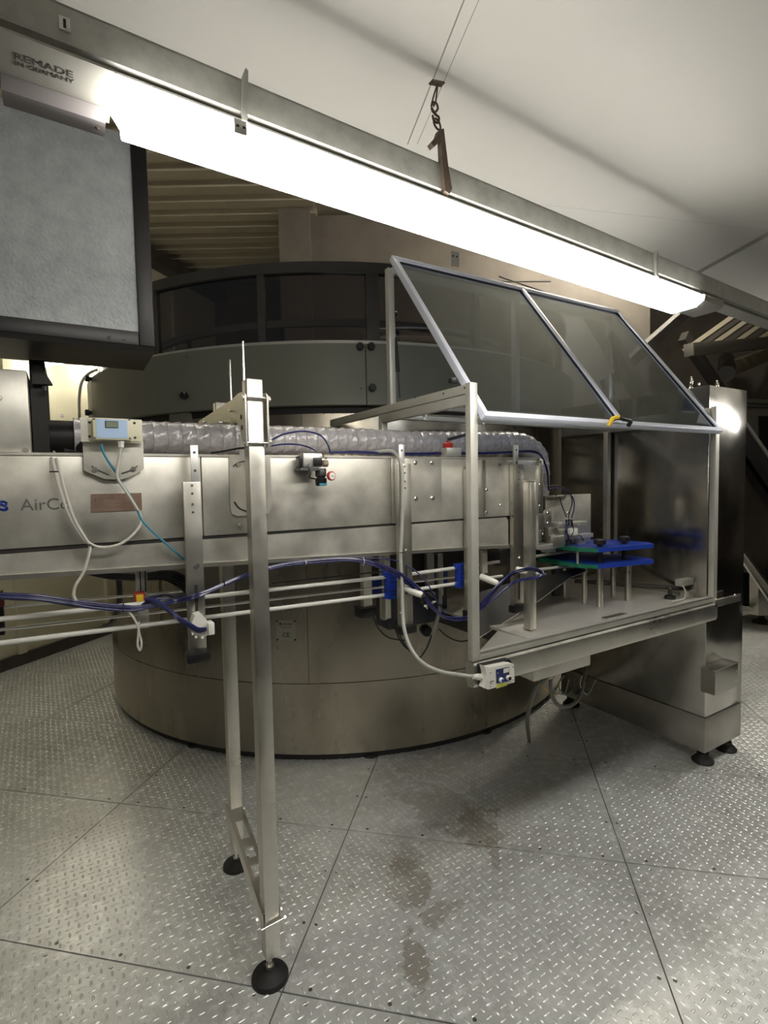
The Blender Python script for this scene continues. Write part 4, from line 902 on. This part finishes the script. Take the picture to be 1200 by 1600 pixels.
for q in ((856, 801), (856, 817), (833, 759), (833, 764), (833, 790), (833, 796), (848, 834), (887, 801)):
    m = MB(); bolt(m, py(*q, 1.655 if q[0] > 836 else YC-.004), FR, .005, .005); m.build('bolt', BOLT if q[1] != 759 and q[1] != 790 else DARK, nz)
for q in ((885, 812), (889, 811), (893, 812), (888, 835), (892, 842), (886, 843)):
    p = Vector(py(*q, 1.66)); MB().lathe(p, [(.005, 0), (.005, .012), (.0035, .013), (.0035, .03)], 8, (0, 0, -1)).build('push_fitting', BLACK, nz)
for pix, mm in (([(857, 760), (870, 759), (882, 763), (891, 772), (894, 785), (890, 800), (888, 810)], BLACK), ([(858, 764), (872, 762), (886, 768), (896, 780), (897, 795), (893, 809)], HBLUE), ([(874, 776), (878, 790), (885, 808)], BLACK), ([(889, 813), (886, 830), (890, 845)], HL), ([(893, 812), (896, 830), (890, 842), (905, 836), (912, 845)], BLACK), ([(886, 812), (884, 828), (888, 840)], HBLUE), ([(867, 760), (868, 768), (869, 776)], BLACK), ([(880, 763), (882, 770), (883, 776)], BLACK)):
    MB().tube(spline([py(x, y, 1.65) for x, y in pix], 6), .0026, 7).build('tube', mm, nz)
pybox((842, 852), (864, 857), 1.62, 1.70, 'lower_rail', ALU, nz, .001)

# underside junction box with conduits
jb = thing('junction_box', (1.88, 1.6, .66), 'flat steel junction box under the table with hanging cables', 'box')
MB().box(1.62, 1.52, .66, 1.98, 1.78, .80, .004).build('body', STEEL, jb)
for x in (1.70, 1.84, 1.93): MB().lathe((x, 1.60, .66), [(.012, 0), (.012, .015), (.008, .02), (.008, .03)], 10, (0, 0, -1)).build('cable_gland', INK, jb)
DCAB = mat('dull_grey_cable', (.17, .17, .15), .5)
f1 = pz(822, 1140, 0)
def plain(name, pts, r, m_, label, cat='cable'):
    return tag(MB().tube(spline(pts, 10), r, 9).build(name, m_), label, cat)
plain('floor_conduit', [py(855, 1058, 1.60), py(838, 1075, 1.62), py(829, 1100, 1.70), py(824, 1125, 1.85), (f1[0]-.1, f1[1]-.12, .006)], .010, DCAB, 'dull grey conduit hanging from under the table down to the floor', 'conduit')
plain('loop_conduit', [py(860, 1063, 1.60), py(862, 1085, 1.60), py(873, 1102, 1.60), py(890, 1103, 1.62), py(905, 1090, 1.66), py(912, 1065, 1.70), py(916, 1040, 1.75)], .009, DCAB, 'dull grey conduit sagging in a loop under the table', 'conduit')
rnd = random.Random(8)
for k in range(5):
    x = 845+k*14; plain('wire', [py(x+8, 1056, 1.66), py(x+4+rnd.uniform(-6, 6), 1072, 1.68), py(x+18+rnd.uniform(-8, 8), 1085, 1.72), py(x+30, 1062, 1.75)], .003, (YEL, GCAB, DCAB, BLACK, GCAB)[k], 'loose %s wire hooked under the table, %s from the floor conduit' % (('yellow', 'light grey', 'dull grey', 'black', 'pale grey')[k], ('first', 'second', 'third', 'fourth', 'fifth')[k]), 'wire')

# control box
cb = thing('control_box', (1.33, 1.33, .78), 'white two-button control box with black back on the table apron', 'control box')
KY = 1.318
g = [py(x, y, KY) for x, y in ((757, 1041), (764, 1043.5), (795, 1037), (803, 1038), (804, 1066), (763, 1077.5), (756, 1075), (759.5, 1066), (760, 1052))]
MB().prism([(q[0], q[2]) for q in g], 'y', KY, KY+.026).build('front_cover', WPLA, cb)
a = py(752, 1038, KY+.026); b = py(800, 1073, KY+.026)
m = MB().prism([(a[0], a[2]-.004), (b[0]-.014, py(792, 1031, KY+.026)[2]), (b[0]-.002, py(800, 1033, KY+.026)[2]), (b[0], py(800, 1062, KY+.026)[2]), (a[0]+.004, py(757, 1074, KY+.026)[2])], 'y', KY+.026, 1.366); m.build('back_shell', BLACK, cb)
def kx_(x, y, Y): return py(x, y, Y)
def kbox(q0, q1, q2, q3, y0, y1, nm, mm, par):
    g = [py(*q, y0) for q in (q0, q1, q2, q3)]; return MB().prism([(q[0], q[2]) for q in g], 'y', y0, y1).build(nm, mm, par)
kbox((775, 1046.5), (795.5, 1042), (796, 1064), (776, 1068), KY-.0015, KY+.001, 'label_field', NAVY, cb)
kbox((787, 1045.2), (795, 1043.3), (795, 1050), (787, 1052), KY-.0025, KY-.0014, 'white_label', LBLUE if False else WPLA, cb)
text('printed_text', 'e', .009, py(777.5, 1053, KY-.0025), UPR, WPLA, cb, .0004)
for q, mm in (((782, 1062), BLUE), ((793, 1058.5), BLACK)):
    p = Vector(py(*q, KY)); b_ = MB().lathe(p, [(.0085, 0), (.0085, .008), (.0078, .011)], 24, FR).build('button_ring', WPLA, cb)
    MB().lathe(p+Vector((0, -.010, 0)), [(.0065, 0), (.0062, .0035)], 24, FR).build('button', INKB if mm is BLUE else BLACK, b_)
kbox((776, 1070), (792, 1066), (792, 1071), (776, 1076), KY-.0012, KY+.001, 'yellow_green_sticker', mat('sticker_lime', (.62, .66, .12), .5), cb)
text('printed_text', 'SIEMENS', .0045, py(765.5, 1066, KY-.0005), UPR, INK, cb, .0003)
text('printed_text', 'SIRIUS', .0035, py(765.5, 1068.7, KY-.0005), UPR, INK, cb, .0003)
for q in ((766.5, 1051.5), (801.5, 1042), (766.5, 1072.5), (801.5, 1062.5)): MB().lathe(py(*q, KY), [(.0022, 0), (.002, .001)], 8, FR).build('cover_screw', INK, cb)
p0, p1 = Vector(py(739, 1057, 1.343)), Vector(py(758, 1058.5, 1.343))
MB().cyl(p0.lerp(p1, .35), p1, .0115, 8).build('cable_gland', WPLA, cb)
MB().cyl(p0, p0.lerp(p1, .4), .0085, 12).build('gland_nut', WPLA, cb)

# ============================================================ TALL CABINET
cab = thing('tall_cabinet', (2.92, 1.9, 0), 'tall polished stainless cabinet with lifting eyes right of the table', 'cabinet')
BX0, BX1, BY0, BY1 = 2.737, 3.104, 1.415, 2.33
MB().box(BX0, BY0, .265, BX1, BY1, 1.95, .004).build('body', BOXST, cab)
MB().box(BX0-.002, BY0-.003, .078, BX1-.006, BY1, .262, .003).build('plinth', BOXP, cab)
MB().box(BX1, BY0+.008, .30, BX1+.012, BY1-.05, 1.93, .003).build('side_door', BOXST, cab)
p0 = py(1122, 1040, 1.35); 
ca, cb_ = py(1117, 1087, 1.345), py(1153, 1036, 1.345)
sc = MB().box(ca[0], 1.345, ca[2], cb_[0], BY0-.001, cb_[2], .0).build('small_cover', BOXST, cab)
a = py(1105, 1030, BY0)
MB().box(ca[0]-.002, 1.343, cb_[2], cb_[0]+.002, BY0-.001, cb_[2]+.005).build('cover_lid', STEEL, sc)
for z in (ca[2]+.03, cb_[2]-.04): MB().lathe((cb_[0]-.012, 1.345, z), [(.003, 0), (.003, .002)], 8, FR).build('screw', BOLT, sc)
for (x, y) in ((2.80, 1.455), (3.03, 1.455), (2.80, 2.3), (3.03, 2.3)):
    f = MB().lathe((x, y, 0), [(.052, 0), (.054, .008), (.046, .018), (.03, .035), (.028, .05)], 28).build('levelling_foot', RUBBER, cab)
    MB().lathe((x, y, .045), [(.012, 0), (.012, .035)], 12).build('spindle', INK, f)
def eye(x, y):
    e = MB(); R_ = .025; e.tube([(x+R_*math.cos(TAU*k/24)*.8, y+R_*math.cos(TAU*k/24)*.6, 1.955+.032+R_*math.sin(TAU*k/24)) for k in range(24)], .0045, 8, True); o = e.build('lifting_eye', BOLT, cab)
    MB().lathe((x, y, 1.95), [(.013, 0), (.013, .006), (.008, .01)], 14).build('collar', BOLT, o)
eye(2.78, 1.53); eye(3.03, 1.53)
MB().lathe(pX(1092, 600, 2.80), [(.006, -.006), (.006, .006)], 10).build('bolt_head', BOLT, cab)

# ============================================================ LAMP AND RAIL
lm = thing('tube_lamp', (.8, .85, 2.05), 'long bright strip lamp hanging under the galvanised rail', 'lamp')
YL0, YLS = .81, .055
def lampbox(x0, x1, prof, name, mm, par, endin=0.):
    """prof: (offset from the lamp's centre line, z); the lamp line turns slightly away towards the right"""
    m = MB(); n = len(prof); zt = max(z for _, z in prof)
    vs = [(x0+(endin if z < zt-.004 else 0), YL0+YLS*x0+y, z) for y, z in prof]+[(x1-(endin if z < zt-.004 else 0), YL0+YLS*x1+y, z) for y, z in prof]
    m.add(vs, [tuple(range(n))[::-1], tuple(range(n, 2*n))]+[(i, (i+1) % n, n+(i+1) % n, n+i) for i in range(n)]); return m.build(name, mm, par)
def yl(x, off=0): return YL0+YLS*x+off
DIFF = [(-.044, 2.027), (-.054, 2.016), (-.050, 2.003), (-.036, 1.992), (.036, 1.992), (.050, 2.003), (.054, 2.016), (.044, 2.027)]
lampbox(.075, 1.60, DIFF, 'diffuser', EMIT, lm, .012)
lampbox(-.35, 1.72, [(-.042, 2.0275), (-.040, 2.033), (-.030, 2.037), (.030, 2.037), (.040, 2.033), (.042, 2.0275)], 'housing', HOUS, lm)
lampbox(-.35, .073, [(-.054, 2.0215), (-.050, 2.0274), (.050, 2.0274), (.054, 2.0215)], 'end_tray', HOUS, lm)
lampbox(1.602, 1.72, [(-.054, 2.0215), (-.050, 2.0274), (.050, 2.0274), (.054, 2.0215)], 'end_tray', HOUS, lm)
lampbox(1.603, 1.72, [(-.052, 2.021), (-.050, 2.010), (-.036, 2.002), (.036, 2.002), (.050, 2.010), (.052, 2.021)], 'end_cap', HOUS, lm)
gc = lampbox(-.050, .066, [(.022, 2.021), (.024, 2.002), (.03, 1.998), (.050, 1.998), (.052, 2.021)], 'gear_cover', BALL, lm)
MB().lathe((.056, yl(.056, .034), 1.998), [(.003, 0), (.002, .0015)], 10, (0, 0, -1)).build('cover_screw', RUST, gc)
GP = mat('grey_print', (.07, .065, .06), .6)
DN = (math.pi, 0, 0)
text('lettering', 'REMADE', .0165, (-.034, yl(0, -.014), 2.0212), DN, GP, lm, .0002, sx=1.0)
text('lettering', 'IN GERMANY', .0115, (-.034, yl(0, -.003), 2.0212), DN, GP, lm, .0002, sx=.92)
rl = thing('galvanised_rail', (.9, .85, 2.06), 'galvanised steel channel rail carrying the strip lamp', 'rail')
for xa, xb, lb in ((2.85, 4.45, 'strip lamp on the same rail, right of the view'), (-2.4, -.85, 'added fill lamp on the same rail, left of the view')):
    l2 = thing('tube_lamp', (xa+.7, yl(xa), 2.05), lb, 'lamp'); lampbox(xa, xb, DIFF, 'diffuser', EMIT if xa > 0 else EMIT5, l2, .012); lampbox(xa-.1, xb+.1, [(-.042, 2.0275), (-.030, 2.037), (.030, 2.037), (.042, 2.0275)], 'housing', HOUS, l2)  # the left one is added out of view as fill light
def railbox(prof, name, x0=-2.8, x1=4.8):
    return lampbox(x0, x1, prof, name, GALV, rl)
railbox([(-.036, 2.046), (-.036, 2.092), (-.033, 2.092), (-.033, 2.046)], 'face')
railbox([(-.036, 2.089), (-.036, 2.092), (.036, 2.092), (.036, 2.089)], 'top_flange')
railbox([(-.030, 2.041), (-.036, 2.046), (-.031, 2.048), (-.026, 2.043)], 'lower_fold')
railbox([(-.024, 2.036), (-.024, 2.044), (.024, 2.044), (.024, 2.036)], 'base_channel')
railbox([(.033, 2.046), (.033, 2.092), (.036, 2.092), (.036, 2.046)], 'face')
sl_ = py(101, 37, .773); sq = MB().box(sl_[0]-.006, .7725, sl_[2]-.008, sl_[0]+.006, .7805, sl_[2]+.008).build('nut_plate', ALU, rl)
MB().box(sl_[0]-.0015, .7718, sl_[2]-.005, sl_[0]+.0015, .7726, sl_[2]+.005).build('slot', DARK, sq)
def rail_bracket(qt, qb, label, tab):
    Y = .782 if tab else .842
    b = thing('lamp_hanger', py(*qb, Y), label, 'bracket', 'steel hangers clipping the lamp to the rail'); t = py(*qt, Y); c = py(*qb, Y)
    MB().prism([(c[0]-.004, c[2]), (t[0]-.004, t[2]-.01), (t[0], t[2]), (t[0]+.004, t[2]-.003), (c[0]+.004, c[2])], 'y', Y-.002, Y+.006).build('strap', GALV, b)
    if tab:
        g = py(365, 187, .755); MB().box(g[0], .753, g[2]-.016, g[0]+.018, .757, g[2]+.002, .001).build('tab', ALU, b)
        for dx in (.005, .014): MB().box(g[0]+dx-.002, .7525, g[2]-.009, g[0]+dx+.002, .7532, g[2]-.006).build('tab_slot', DARK, b)
    else: MB().lathe((c[0], Y-.002, c[2]-.006), [(.004, 0), (.004, .006)], 8, FR).build('bolt', BOLT, b)
rail_bracket((383, 107), (382, 190), 'flat steel hanger strap near the left end of the lamp', True)
rail_bracket((1026, 392), (1026, 432), 'flat steel hanger strap near the right end of the lamp', False)
# chain and hook
hk = thing('hook_chain', py(685, 160, .84), 'rusty S-hook and chain link hanging from the ceiling joint', 'chain')
def ph(q, Y=.835): return Vector(py(*q, Y))
top = ph((682, 131)); top.z = CZ-.002
MB().bar(ph((673, 128)), ph((692, 132)), .012, .003).build('ceiling_plate', RUST, hk)
MB().tube([ph((684, 130)), ph((679, 145)), ph((675, 160)), ph((678, 166)), ph((681, 158)), ph((683, 140)), ph((684, 131))], .0016, 6).build('loop', RUST, hk)
MB().tube(spline([ph((674, 166)), ph((676, 160)), ph((682, 162)), ph((684, 170)), ph((678, 176)), ph((674, 168)), ph((680, 178)), ph((686, 184)), ph((684, 192)), ph((678, 188)), ph((676, 180))], 6), .0022, 7).build('s_hook', RUST, hk)
MB().tube([ph((683, 194))+Vector((.0075*math.cos(TAU*k/18), .004*math.sin(TAU*k/18), .0125*math.sin(TAU*k/18))) for k in range(18)], .002, 7, True).build('chain_link', RUST, hk)
hh = thing('rail_hanger', py(690, 260, .79), 'bent rusty steel hanger strap gripping the rail under the chain', 'bracket')
m = MB(); g = [py(x, y, .805) for x, y in ((684, 205), (691, 203), (698, 262), (704, 297), (700, 305), (693, 300), (689, 260), (687, 222), (675, 232), (671, 225), (681, 214))]
m.prism([(q[0], q[2]) for q in g], 'y', .800, .812); m.build('strap', RUST, hh)

# ============================================================ BACKGROUND
# lamps under the roof by the left wall
def wall_lamp(q0, q1, dist, label):
    d0, d1_ = ray(*q0), ray(*q1); a = Vector(d0)*dist+Vector((0, 0, CAM_H)); b = Vector(d1_)*(dist*.96)+Vector((0, 0, CAM_H)); b.z = a.z
    l = thing('strip_lamp', tuple((a+b)/2), label, 'lamp', 'strip lamps by the cream wall')
    MB().bar(a, b, .10, .05, c=.01).build('diffuser', EMIT2, l); MB().bar(a+Vector((0, 0, .04)), b+Vector((0, 0, .04)), .12, .03).build('housing', HOUS, l)
wall_lamp((58, 569), (108, 574), 4.6, 'short bright strip lamp by the cream wall left under the filter box')
wall_lamp((141, 574), (165, 574), 5.2, 'bright lamp end just under the filter box corner')
o = MB().tube(spline([Vector(ray(x, y))*4.3+Vector((0, 0, CAM_H)) for x, y in ((180, 571), (160, 575), (140, 583), (128, 597), (124, 620), (124, 650), (124, 700))], 8), .011, 10).build('conduit_pipe', WCAB); tag(o, 'pale pipe bending down beside the drum by the cream wall', 'pipe')
# stanchions under the conveyor in the background
for q, Y, m_ in (((184, 883, 975), 2.4, DSHEET),):
    a = py(q[0], q[1], Y); o = MB().tube(spline([py(184, 895, Y), py(187, 930, Y), py(183, 955, Y), py(172, 975, Y), (py(160, 978, Y))], 6), .011, 8).build('hanging_belt', m_); tag(o, 'dark strap hanging under the conveyor at the left', 'strap')
bl = thing('back_cable_tray', py(260, 890, 2.0), 'black cables slung under the conveyor left of the first bracket', 'cable')
for k in range(5): MB().tube(spline([py(120, 888+k, 1.90), py(170, 897+k*1.5, 1.90), (py(215, 898+k*2, 1.90)), py(255, 893+k*3, 1.85), py(278, 896+k*5, 1.8), py(300, 910+k*6, 1.8)], 6), .005, 7).build('cable', BLACK, bl)
lu = thing('left_rail_clamp', py(5, 940, 1.75), 'dark clamp with red block holding the rods at the left edge', 'clamp')
pybox((-8, 925), (7, 992), 1.83, 1.86, 'upright', BLACKF, lu); pybox((-6, 932), (6, 948), 1.81, 1.835, 'red_block', mat('dark_red', (.16, .02, .02), .5), lu, .002)

# back support structures under the conveyor, in the dark
us = thing('rear_bracket', py(590, 930, 2.05), 'grey upright bracket with black end cap behind the blue clamp', 'bracket')
pybox((567, 868), (582, 953), 2.0, 2.03, 'upright', STEEL, us); pybox((564, 951), (588, 963), 1.985, 2.05, 'end_cap', BLACK, us, .004)
us2 = thing('rear_bracket', py(610, 930, 2.0), 'pale upright bracket between the left blue clamp and the drum', 'bracket')
pybox((597, 870), (606, 968), 2.03, 2.06, 'upright', PANEL, us2)
us3 = thing('rear_bracket', py(690, 900, 2.0), 'grey slotted upright between the conduit and the guard post', 'bracket')
pybox((667, 866), (679, 920), 2.0, 2.02, 'upright', STEEL, us3); pybox((684, 866), (693, 930), 2.0, 2.02, 'upright', STEEL, us3)
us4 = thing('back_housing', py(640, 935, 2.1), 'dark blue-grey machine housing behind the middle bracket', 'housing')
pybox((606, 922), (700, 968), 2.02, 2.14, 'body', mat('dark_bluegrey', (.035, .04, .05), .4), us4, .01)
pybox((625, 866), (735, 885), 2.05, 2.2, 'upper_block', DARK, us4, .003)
o = MB().tube(spline([py(688, 922, 1.98), py(688, 945, 1.97), (py(684, 965, 1.97)), py(676, 990, 2.0), py(668, 1010, 2.05)], 8), .009, 10).build('rear_conduit', GCAB); tag(o, 'grey conduit behind the tube loop left of the guard post', 'conduit')
for i, pts in enumerate((((583, 963), (590, 980), (605, 995), (625, 1000), (638, 1000)), ((613, 965), (620, 990), (632, 1010), (645, 1018)), ((680, 968), (675, 990), (668, 1010), (655, 1028), (645, 1022), (628, 1000), (618, 968)), ((686, 983), (700, 995), (718, 1002), (735, 1000)))):
    o = MB().tube(spline([py(x, y, 2.0) for x, y in pts], 6), .0035, 7).build('black_cable', BLACK); tag(o, ('black cable curving from the rear bracket cap across the drum', 'short black cable dropping beside the grey conduit', 'black cable loop hanging between the conduits on the drum', 'black cable curving behind the guard post foot')[i], 'cable')
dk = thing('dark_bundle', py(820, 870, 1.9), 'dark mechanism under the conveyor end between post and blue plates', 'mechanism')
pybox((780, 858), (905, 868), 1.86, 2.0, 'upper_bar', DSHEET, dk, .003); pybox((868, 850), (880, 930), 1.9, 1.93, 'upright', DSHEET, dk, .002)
pybox((754, 860), (762, 895), 1.66, 1.68, 'pale_tab', PANEL, dk, .001)

# right background: hopper machine and stand
hp_ = thing('slanted_hopper', (4.6, 2.5, .8), 'slanted polished steel hopper beyond the cabinet at the right edge', 'hopper')
XH = 2.6
def quadY(qs, Y, t, name, mm, par):
    m = MB(); g = [py(*q, Y) for q in qs]; m.prism([(q[0], q[2]) for q in g], 'y', Y, Y+t); return m.build(name, mm, par)
quadY(((1150, 650), (1250, 810), (1250, 1010), (1150, 860), (1150, 810)), 2.2, .02, 'wall_panel', BOXST, hp_)
quadY(((1150, 640), (1155, 640), (1255, 790), (1250, 812), (1150, 662)), 2.1, .08, 'black_rim', BLACKF, hp_)
quadY(((1150, 634), (1256, 785), (1254, 790), (1150, 640)), 2.09, .09, 'bright_rim', ALU, hp_)
quadY(((1150, 842), (1250, 975), (1250, 981), (1150, 848)), 2.17, .03, 'lower_lip', BOLT, hp_)
sd_ = thing('machine_stand', (5.2, 2.5, 0), 'grey box-section stand with black foot behind the cabinet', 'stand')
YS = 2.5
quadY(((1185, 888), (1260, 893), (1260, 960), (1185, 962)), YS, .08, 'leg', STEEL, sd_)
quadY(((1155, 882), (1192, 888), (1192, 896), (1155, 889)), YS+.05, .06, 'top_rail', STEEL, sd_)
quadY(((1155, 945), (1190, 953), (1190, 959), (1155, 951)), YS+.05, .06, 'bottom_rail', STEEL, sd_)
quadY(((1150, 866), (1260, 872), (1260, 890), (1150, 884)), YS+.0, .3, 'deck', BLACKF, sd_)
quadY(((1150, 893), (1188, 897), (1188, 950), (1150, 945)), YS+.2, .1, 'inner_cover', DARK, sd_)
fp = pz(1190, 973, 0)
MB().lathe((fp[0], fp[1], 0), [(.085, 0), (.085, .012), (.04, .04), (.025, .05), (.025, .12)], 24).build('levelling_foot', RUBBER, sd_)
# wall with window at far right
fr_ = thing('far_cabinet', (6.0, 3.2, 0), 'pale far cabinet with a dark window behind the hopper', 'cabinet')
quadY(((1140, 622), (1290, 628), (1290, 900), (1140, 900)), 3.2, .3, 'body', mat('far_cabinet_paint', (.30, .28, .24), .6), fr_)
quadY(((1186, 650), (1280, 652), (1280, 830), (1186, 830)), 3.19, .012, 'dark_window', DARK, fr_)
for y in (628, 634): quadY(((1140, y), (1290, y+5), (1290, y+8), (1140, y+2)), 3.18, .02, 'trim_line', BEAM, fr_)
# far roof structure on the right
rf = MB(); 
for k in range(9):
    qa = (1068+17*k, 549-k*1.2); a = Vector(py(*qa, 3.3)); b = Vector(py(qa[0]+82, qa[1]-58, 2.9))
    o = MB().bar(a, b, .045, .045).build('roof_purlin', DECK if k % 2 == 0 else BEAM); tag(o, 'sloping roof purlin under the deck at the right, %s from the lamp end' % ('nearest', 'second', 'third', 'fourth', 'fifth', 'sixth', 'seventh', 'eighth', 'ninth')[k], 'purlin', 'roof purlins at the right')
o = MB().bar(py(1076, 547, 3.0), py(1230, 533, 3.0), .10, .125, c=.004).build('roof_beam', mat('grey_beam', (.14, .13, .115), .6)); tag(o, 'level grey roof beam under the purlins at the right edge', 'beam')
o = MB().bar(py(1068, 525, 3.3), py(1135, 625, 3.3), .12, .08, up=(0, 1, 0)).build('roof_strut', BEAM); tag(o, 'dark diagonal roof strut above the tall cabinet', 'beam')
o = MB().bar(py(1135, 578, 3.4), py(1260, 530, 3.4), .14, .17, c=.02).build('ventilation_duct', mat('duct_tan', (.20, .17, .11), .6)); tag(o, 'tan ventilation duct rising to the right edge above the cabinet', 'duct'); vd = o
o = MB().cyl(py(1135, 562, 3.6), py(1135, 584, 3.2), .09, 20).build('duct_elbow', DSHEET, vd)
o = MB().bar(py(925, 490, 2.5), py(1015, 640, 2.5), .06, .12, up=(0, 1, 0)).build('diagonal_profile', mat('pale_profile', (.34, .32, .27), .5, .2)); tag(o, 'pale diagonal profile seen through the right hood glass', 'beam')
o = MB().bar(py(945, 600, 2.65), py(1080, 480, 2.65), .08, .07, up=(0, 1, 0)).build('diagonal_profile', BEAM); tag(o, 'dark diagonal beam crossing behind the right hood glass', 'beam')
for i, (a, b, lb) in enumerate((((780, 432), (850, 456), 'thin cable crossing above the hood near its middle bar'), ((742, 440), (860, 440), 'level thin wire just above the hood top'))):
    o = MB().cyl(py(*a, 3.6), py(*b, 3.6), .006, 6).build('wire', BLACK); tag(o, lb, 'wire')

l = thing('roof_fill_lamp', (1.1, 2.7, 4.0), 'added unseen fill lamp high under the roof above the round machine', 'lamp')  # added out of sight to brighten the roof deck and walls
MB().box(.3, 2.65, 3.93, 1.9, 2.75, 3.99, .01).build('diffuser', EMIT4, l); MB().box(.2, 2.63, 3.99, 2.0, 2.77, 4.04).build('housing', HOUS, l)
l = thing('roof_fill_lamp', (4.2, 3.4, 3.6), 'added fill lamp high beyond the tall cabinet, hidden by the ceiling', 'lamp')  # added out of sight to lift the dark background at the right
MB().box(3.5, 3.0, 3.93, 5.1, 3.1, 3.99, .01).build('diffuser', EMIT6, l); MB().box(3.4, 2.98, 3.99, 5.2, 3.12, 4.04).build('housing', HOUS, l)
# ceiling lamps behind the viewer (the room's other strip lamps)
for i, (x, y) in enumerate(((-.6, -.9), (2.6, -.9))):
    l = thing('ceiling_lamp', (x, y, 2.2), 'strip lamp under the walkway ceiling behind the viewer, on the %s' % ('left' if i == 0 else 'right'), 'lamp', 'ceiling lamps behind the viewer')
    MB().box(x-.6, y-.05, 2.16, x+.6, y+.05, 2.21, .01).build('diffuser', EMIT3, l); MB().box(x-.65, y-.06, 2.21, x+.65, y+.06, 2.25).build('housing', HOUS, l)
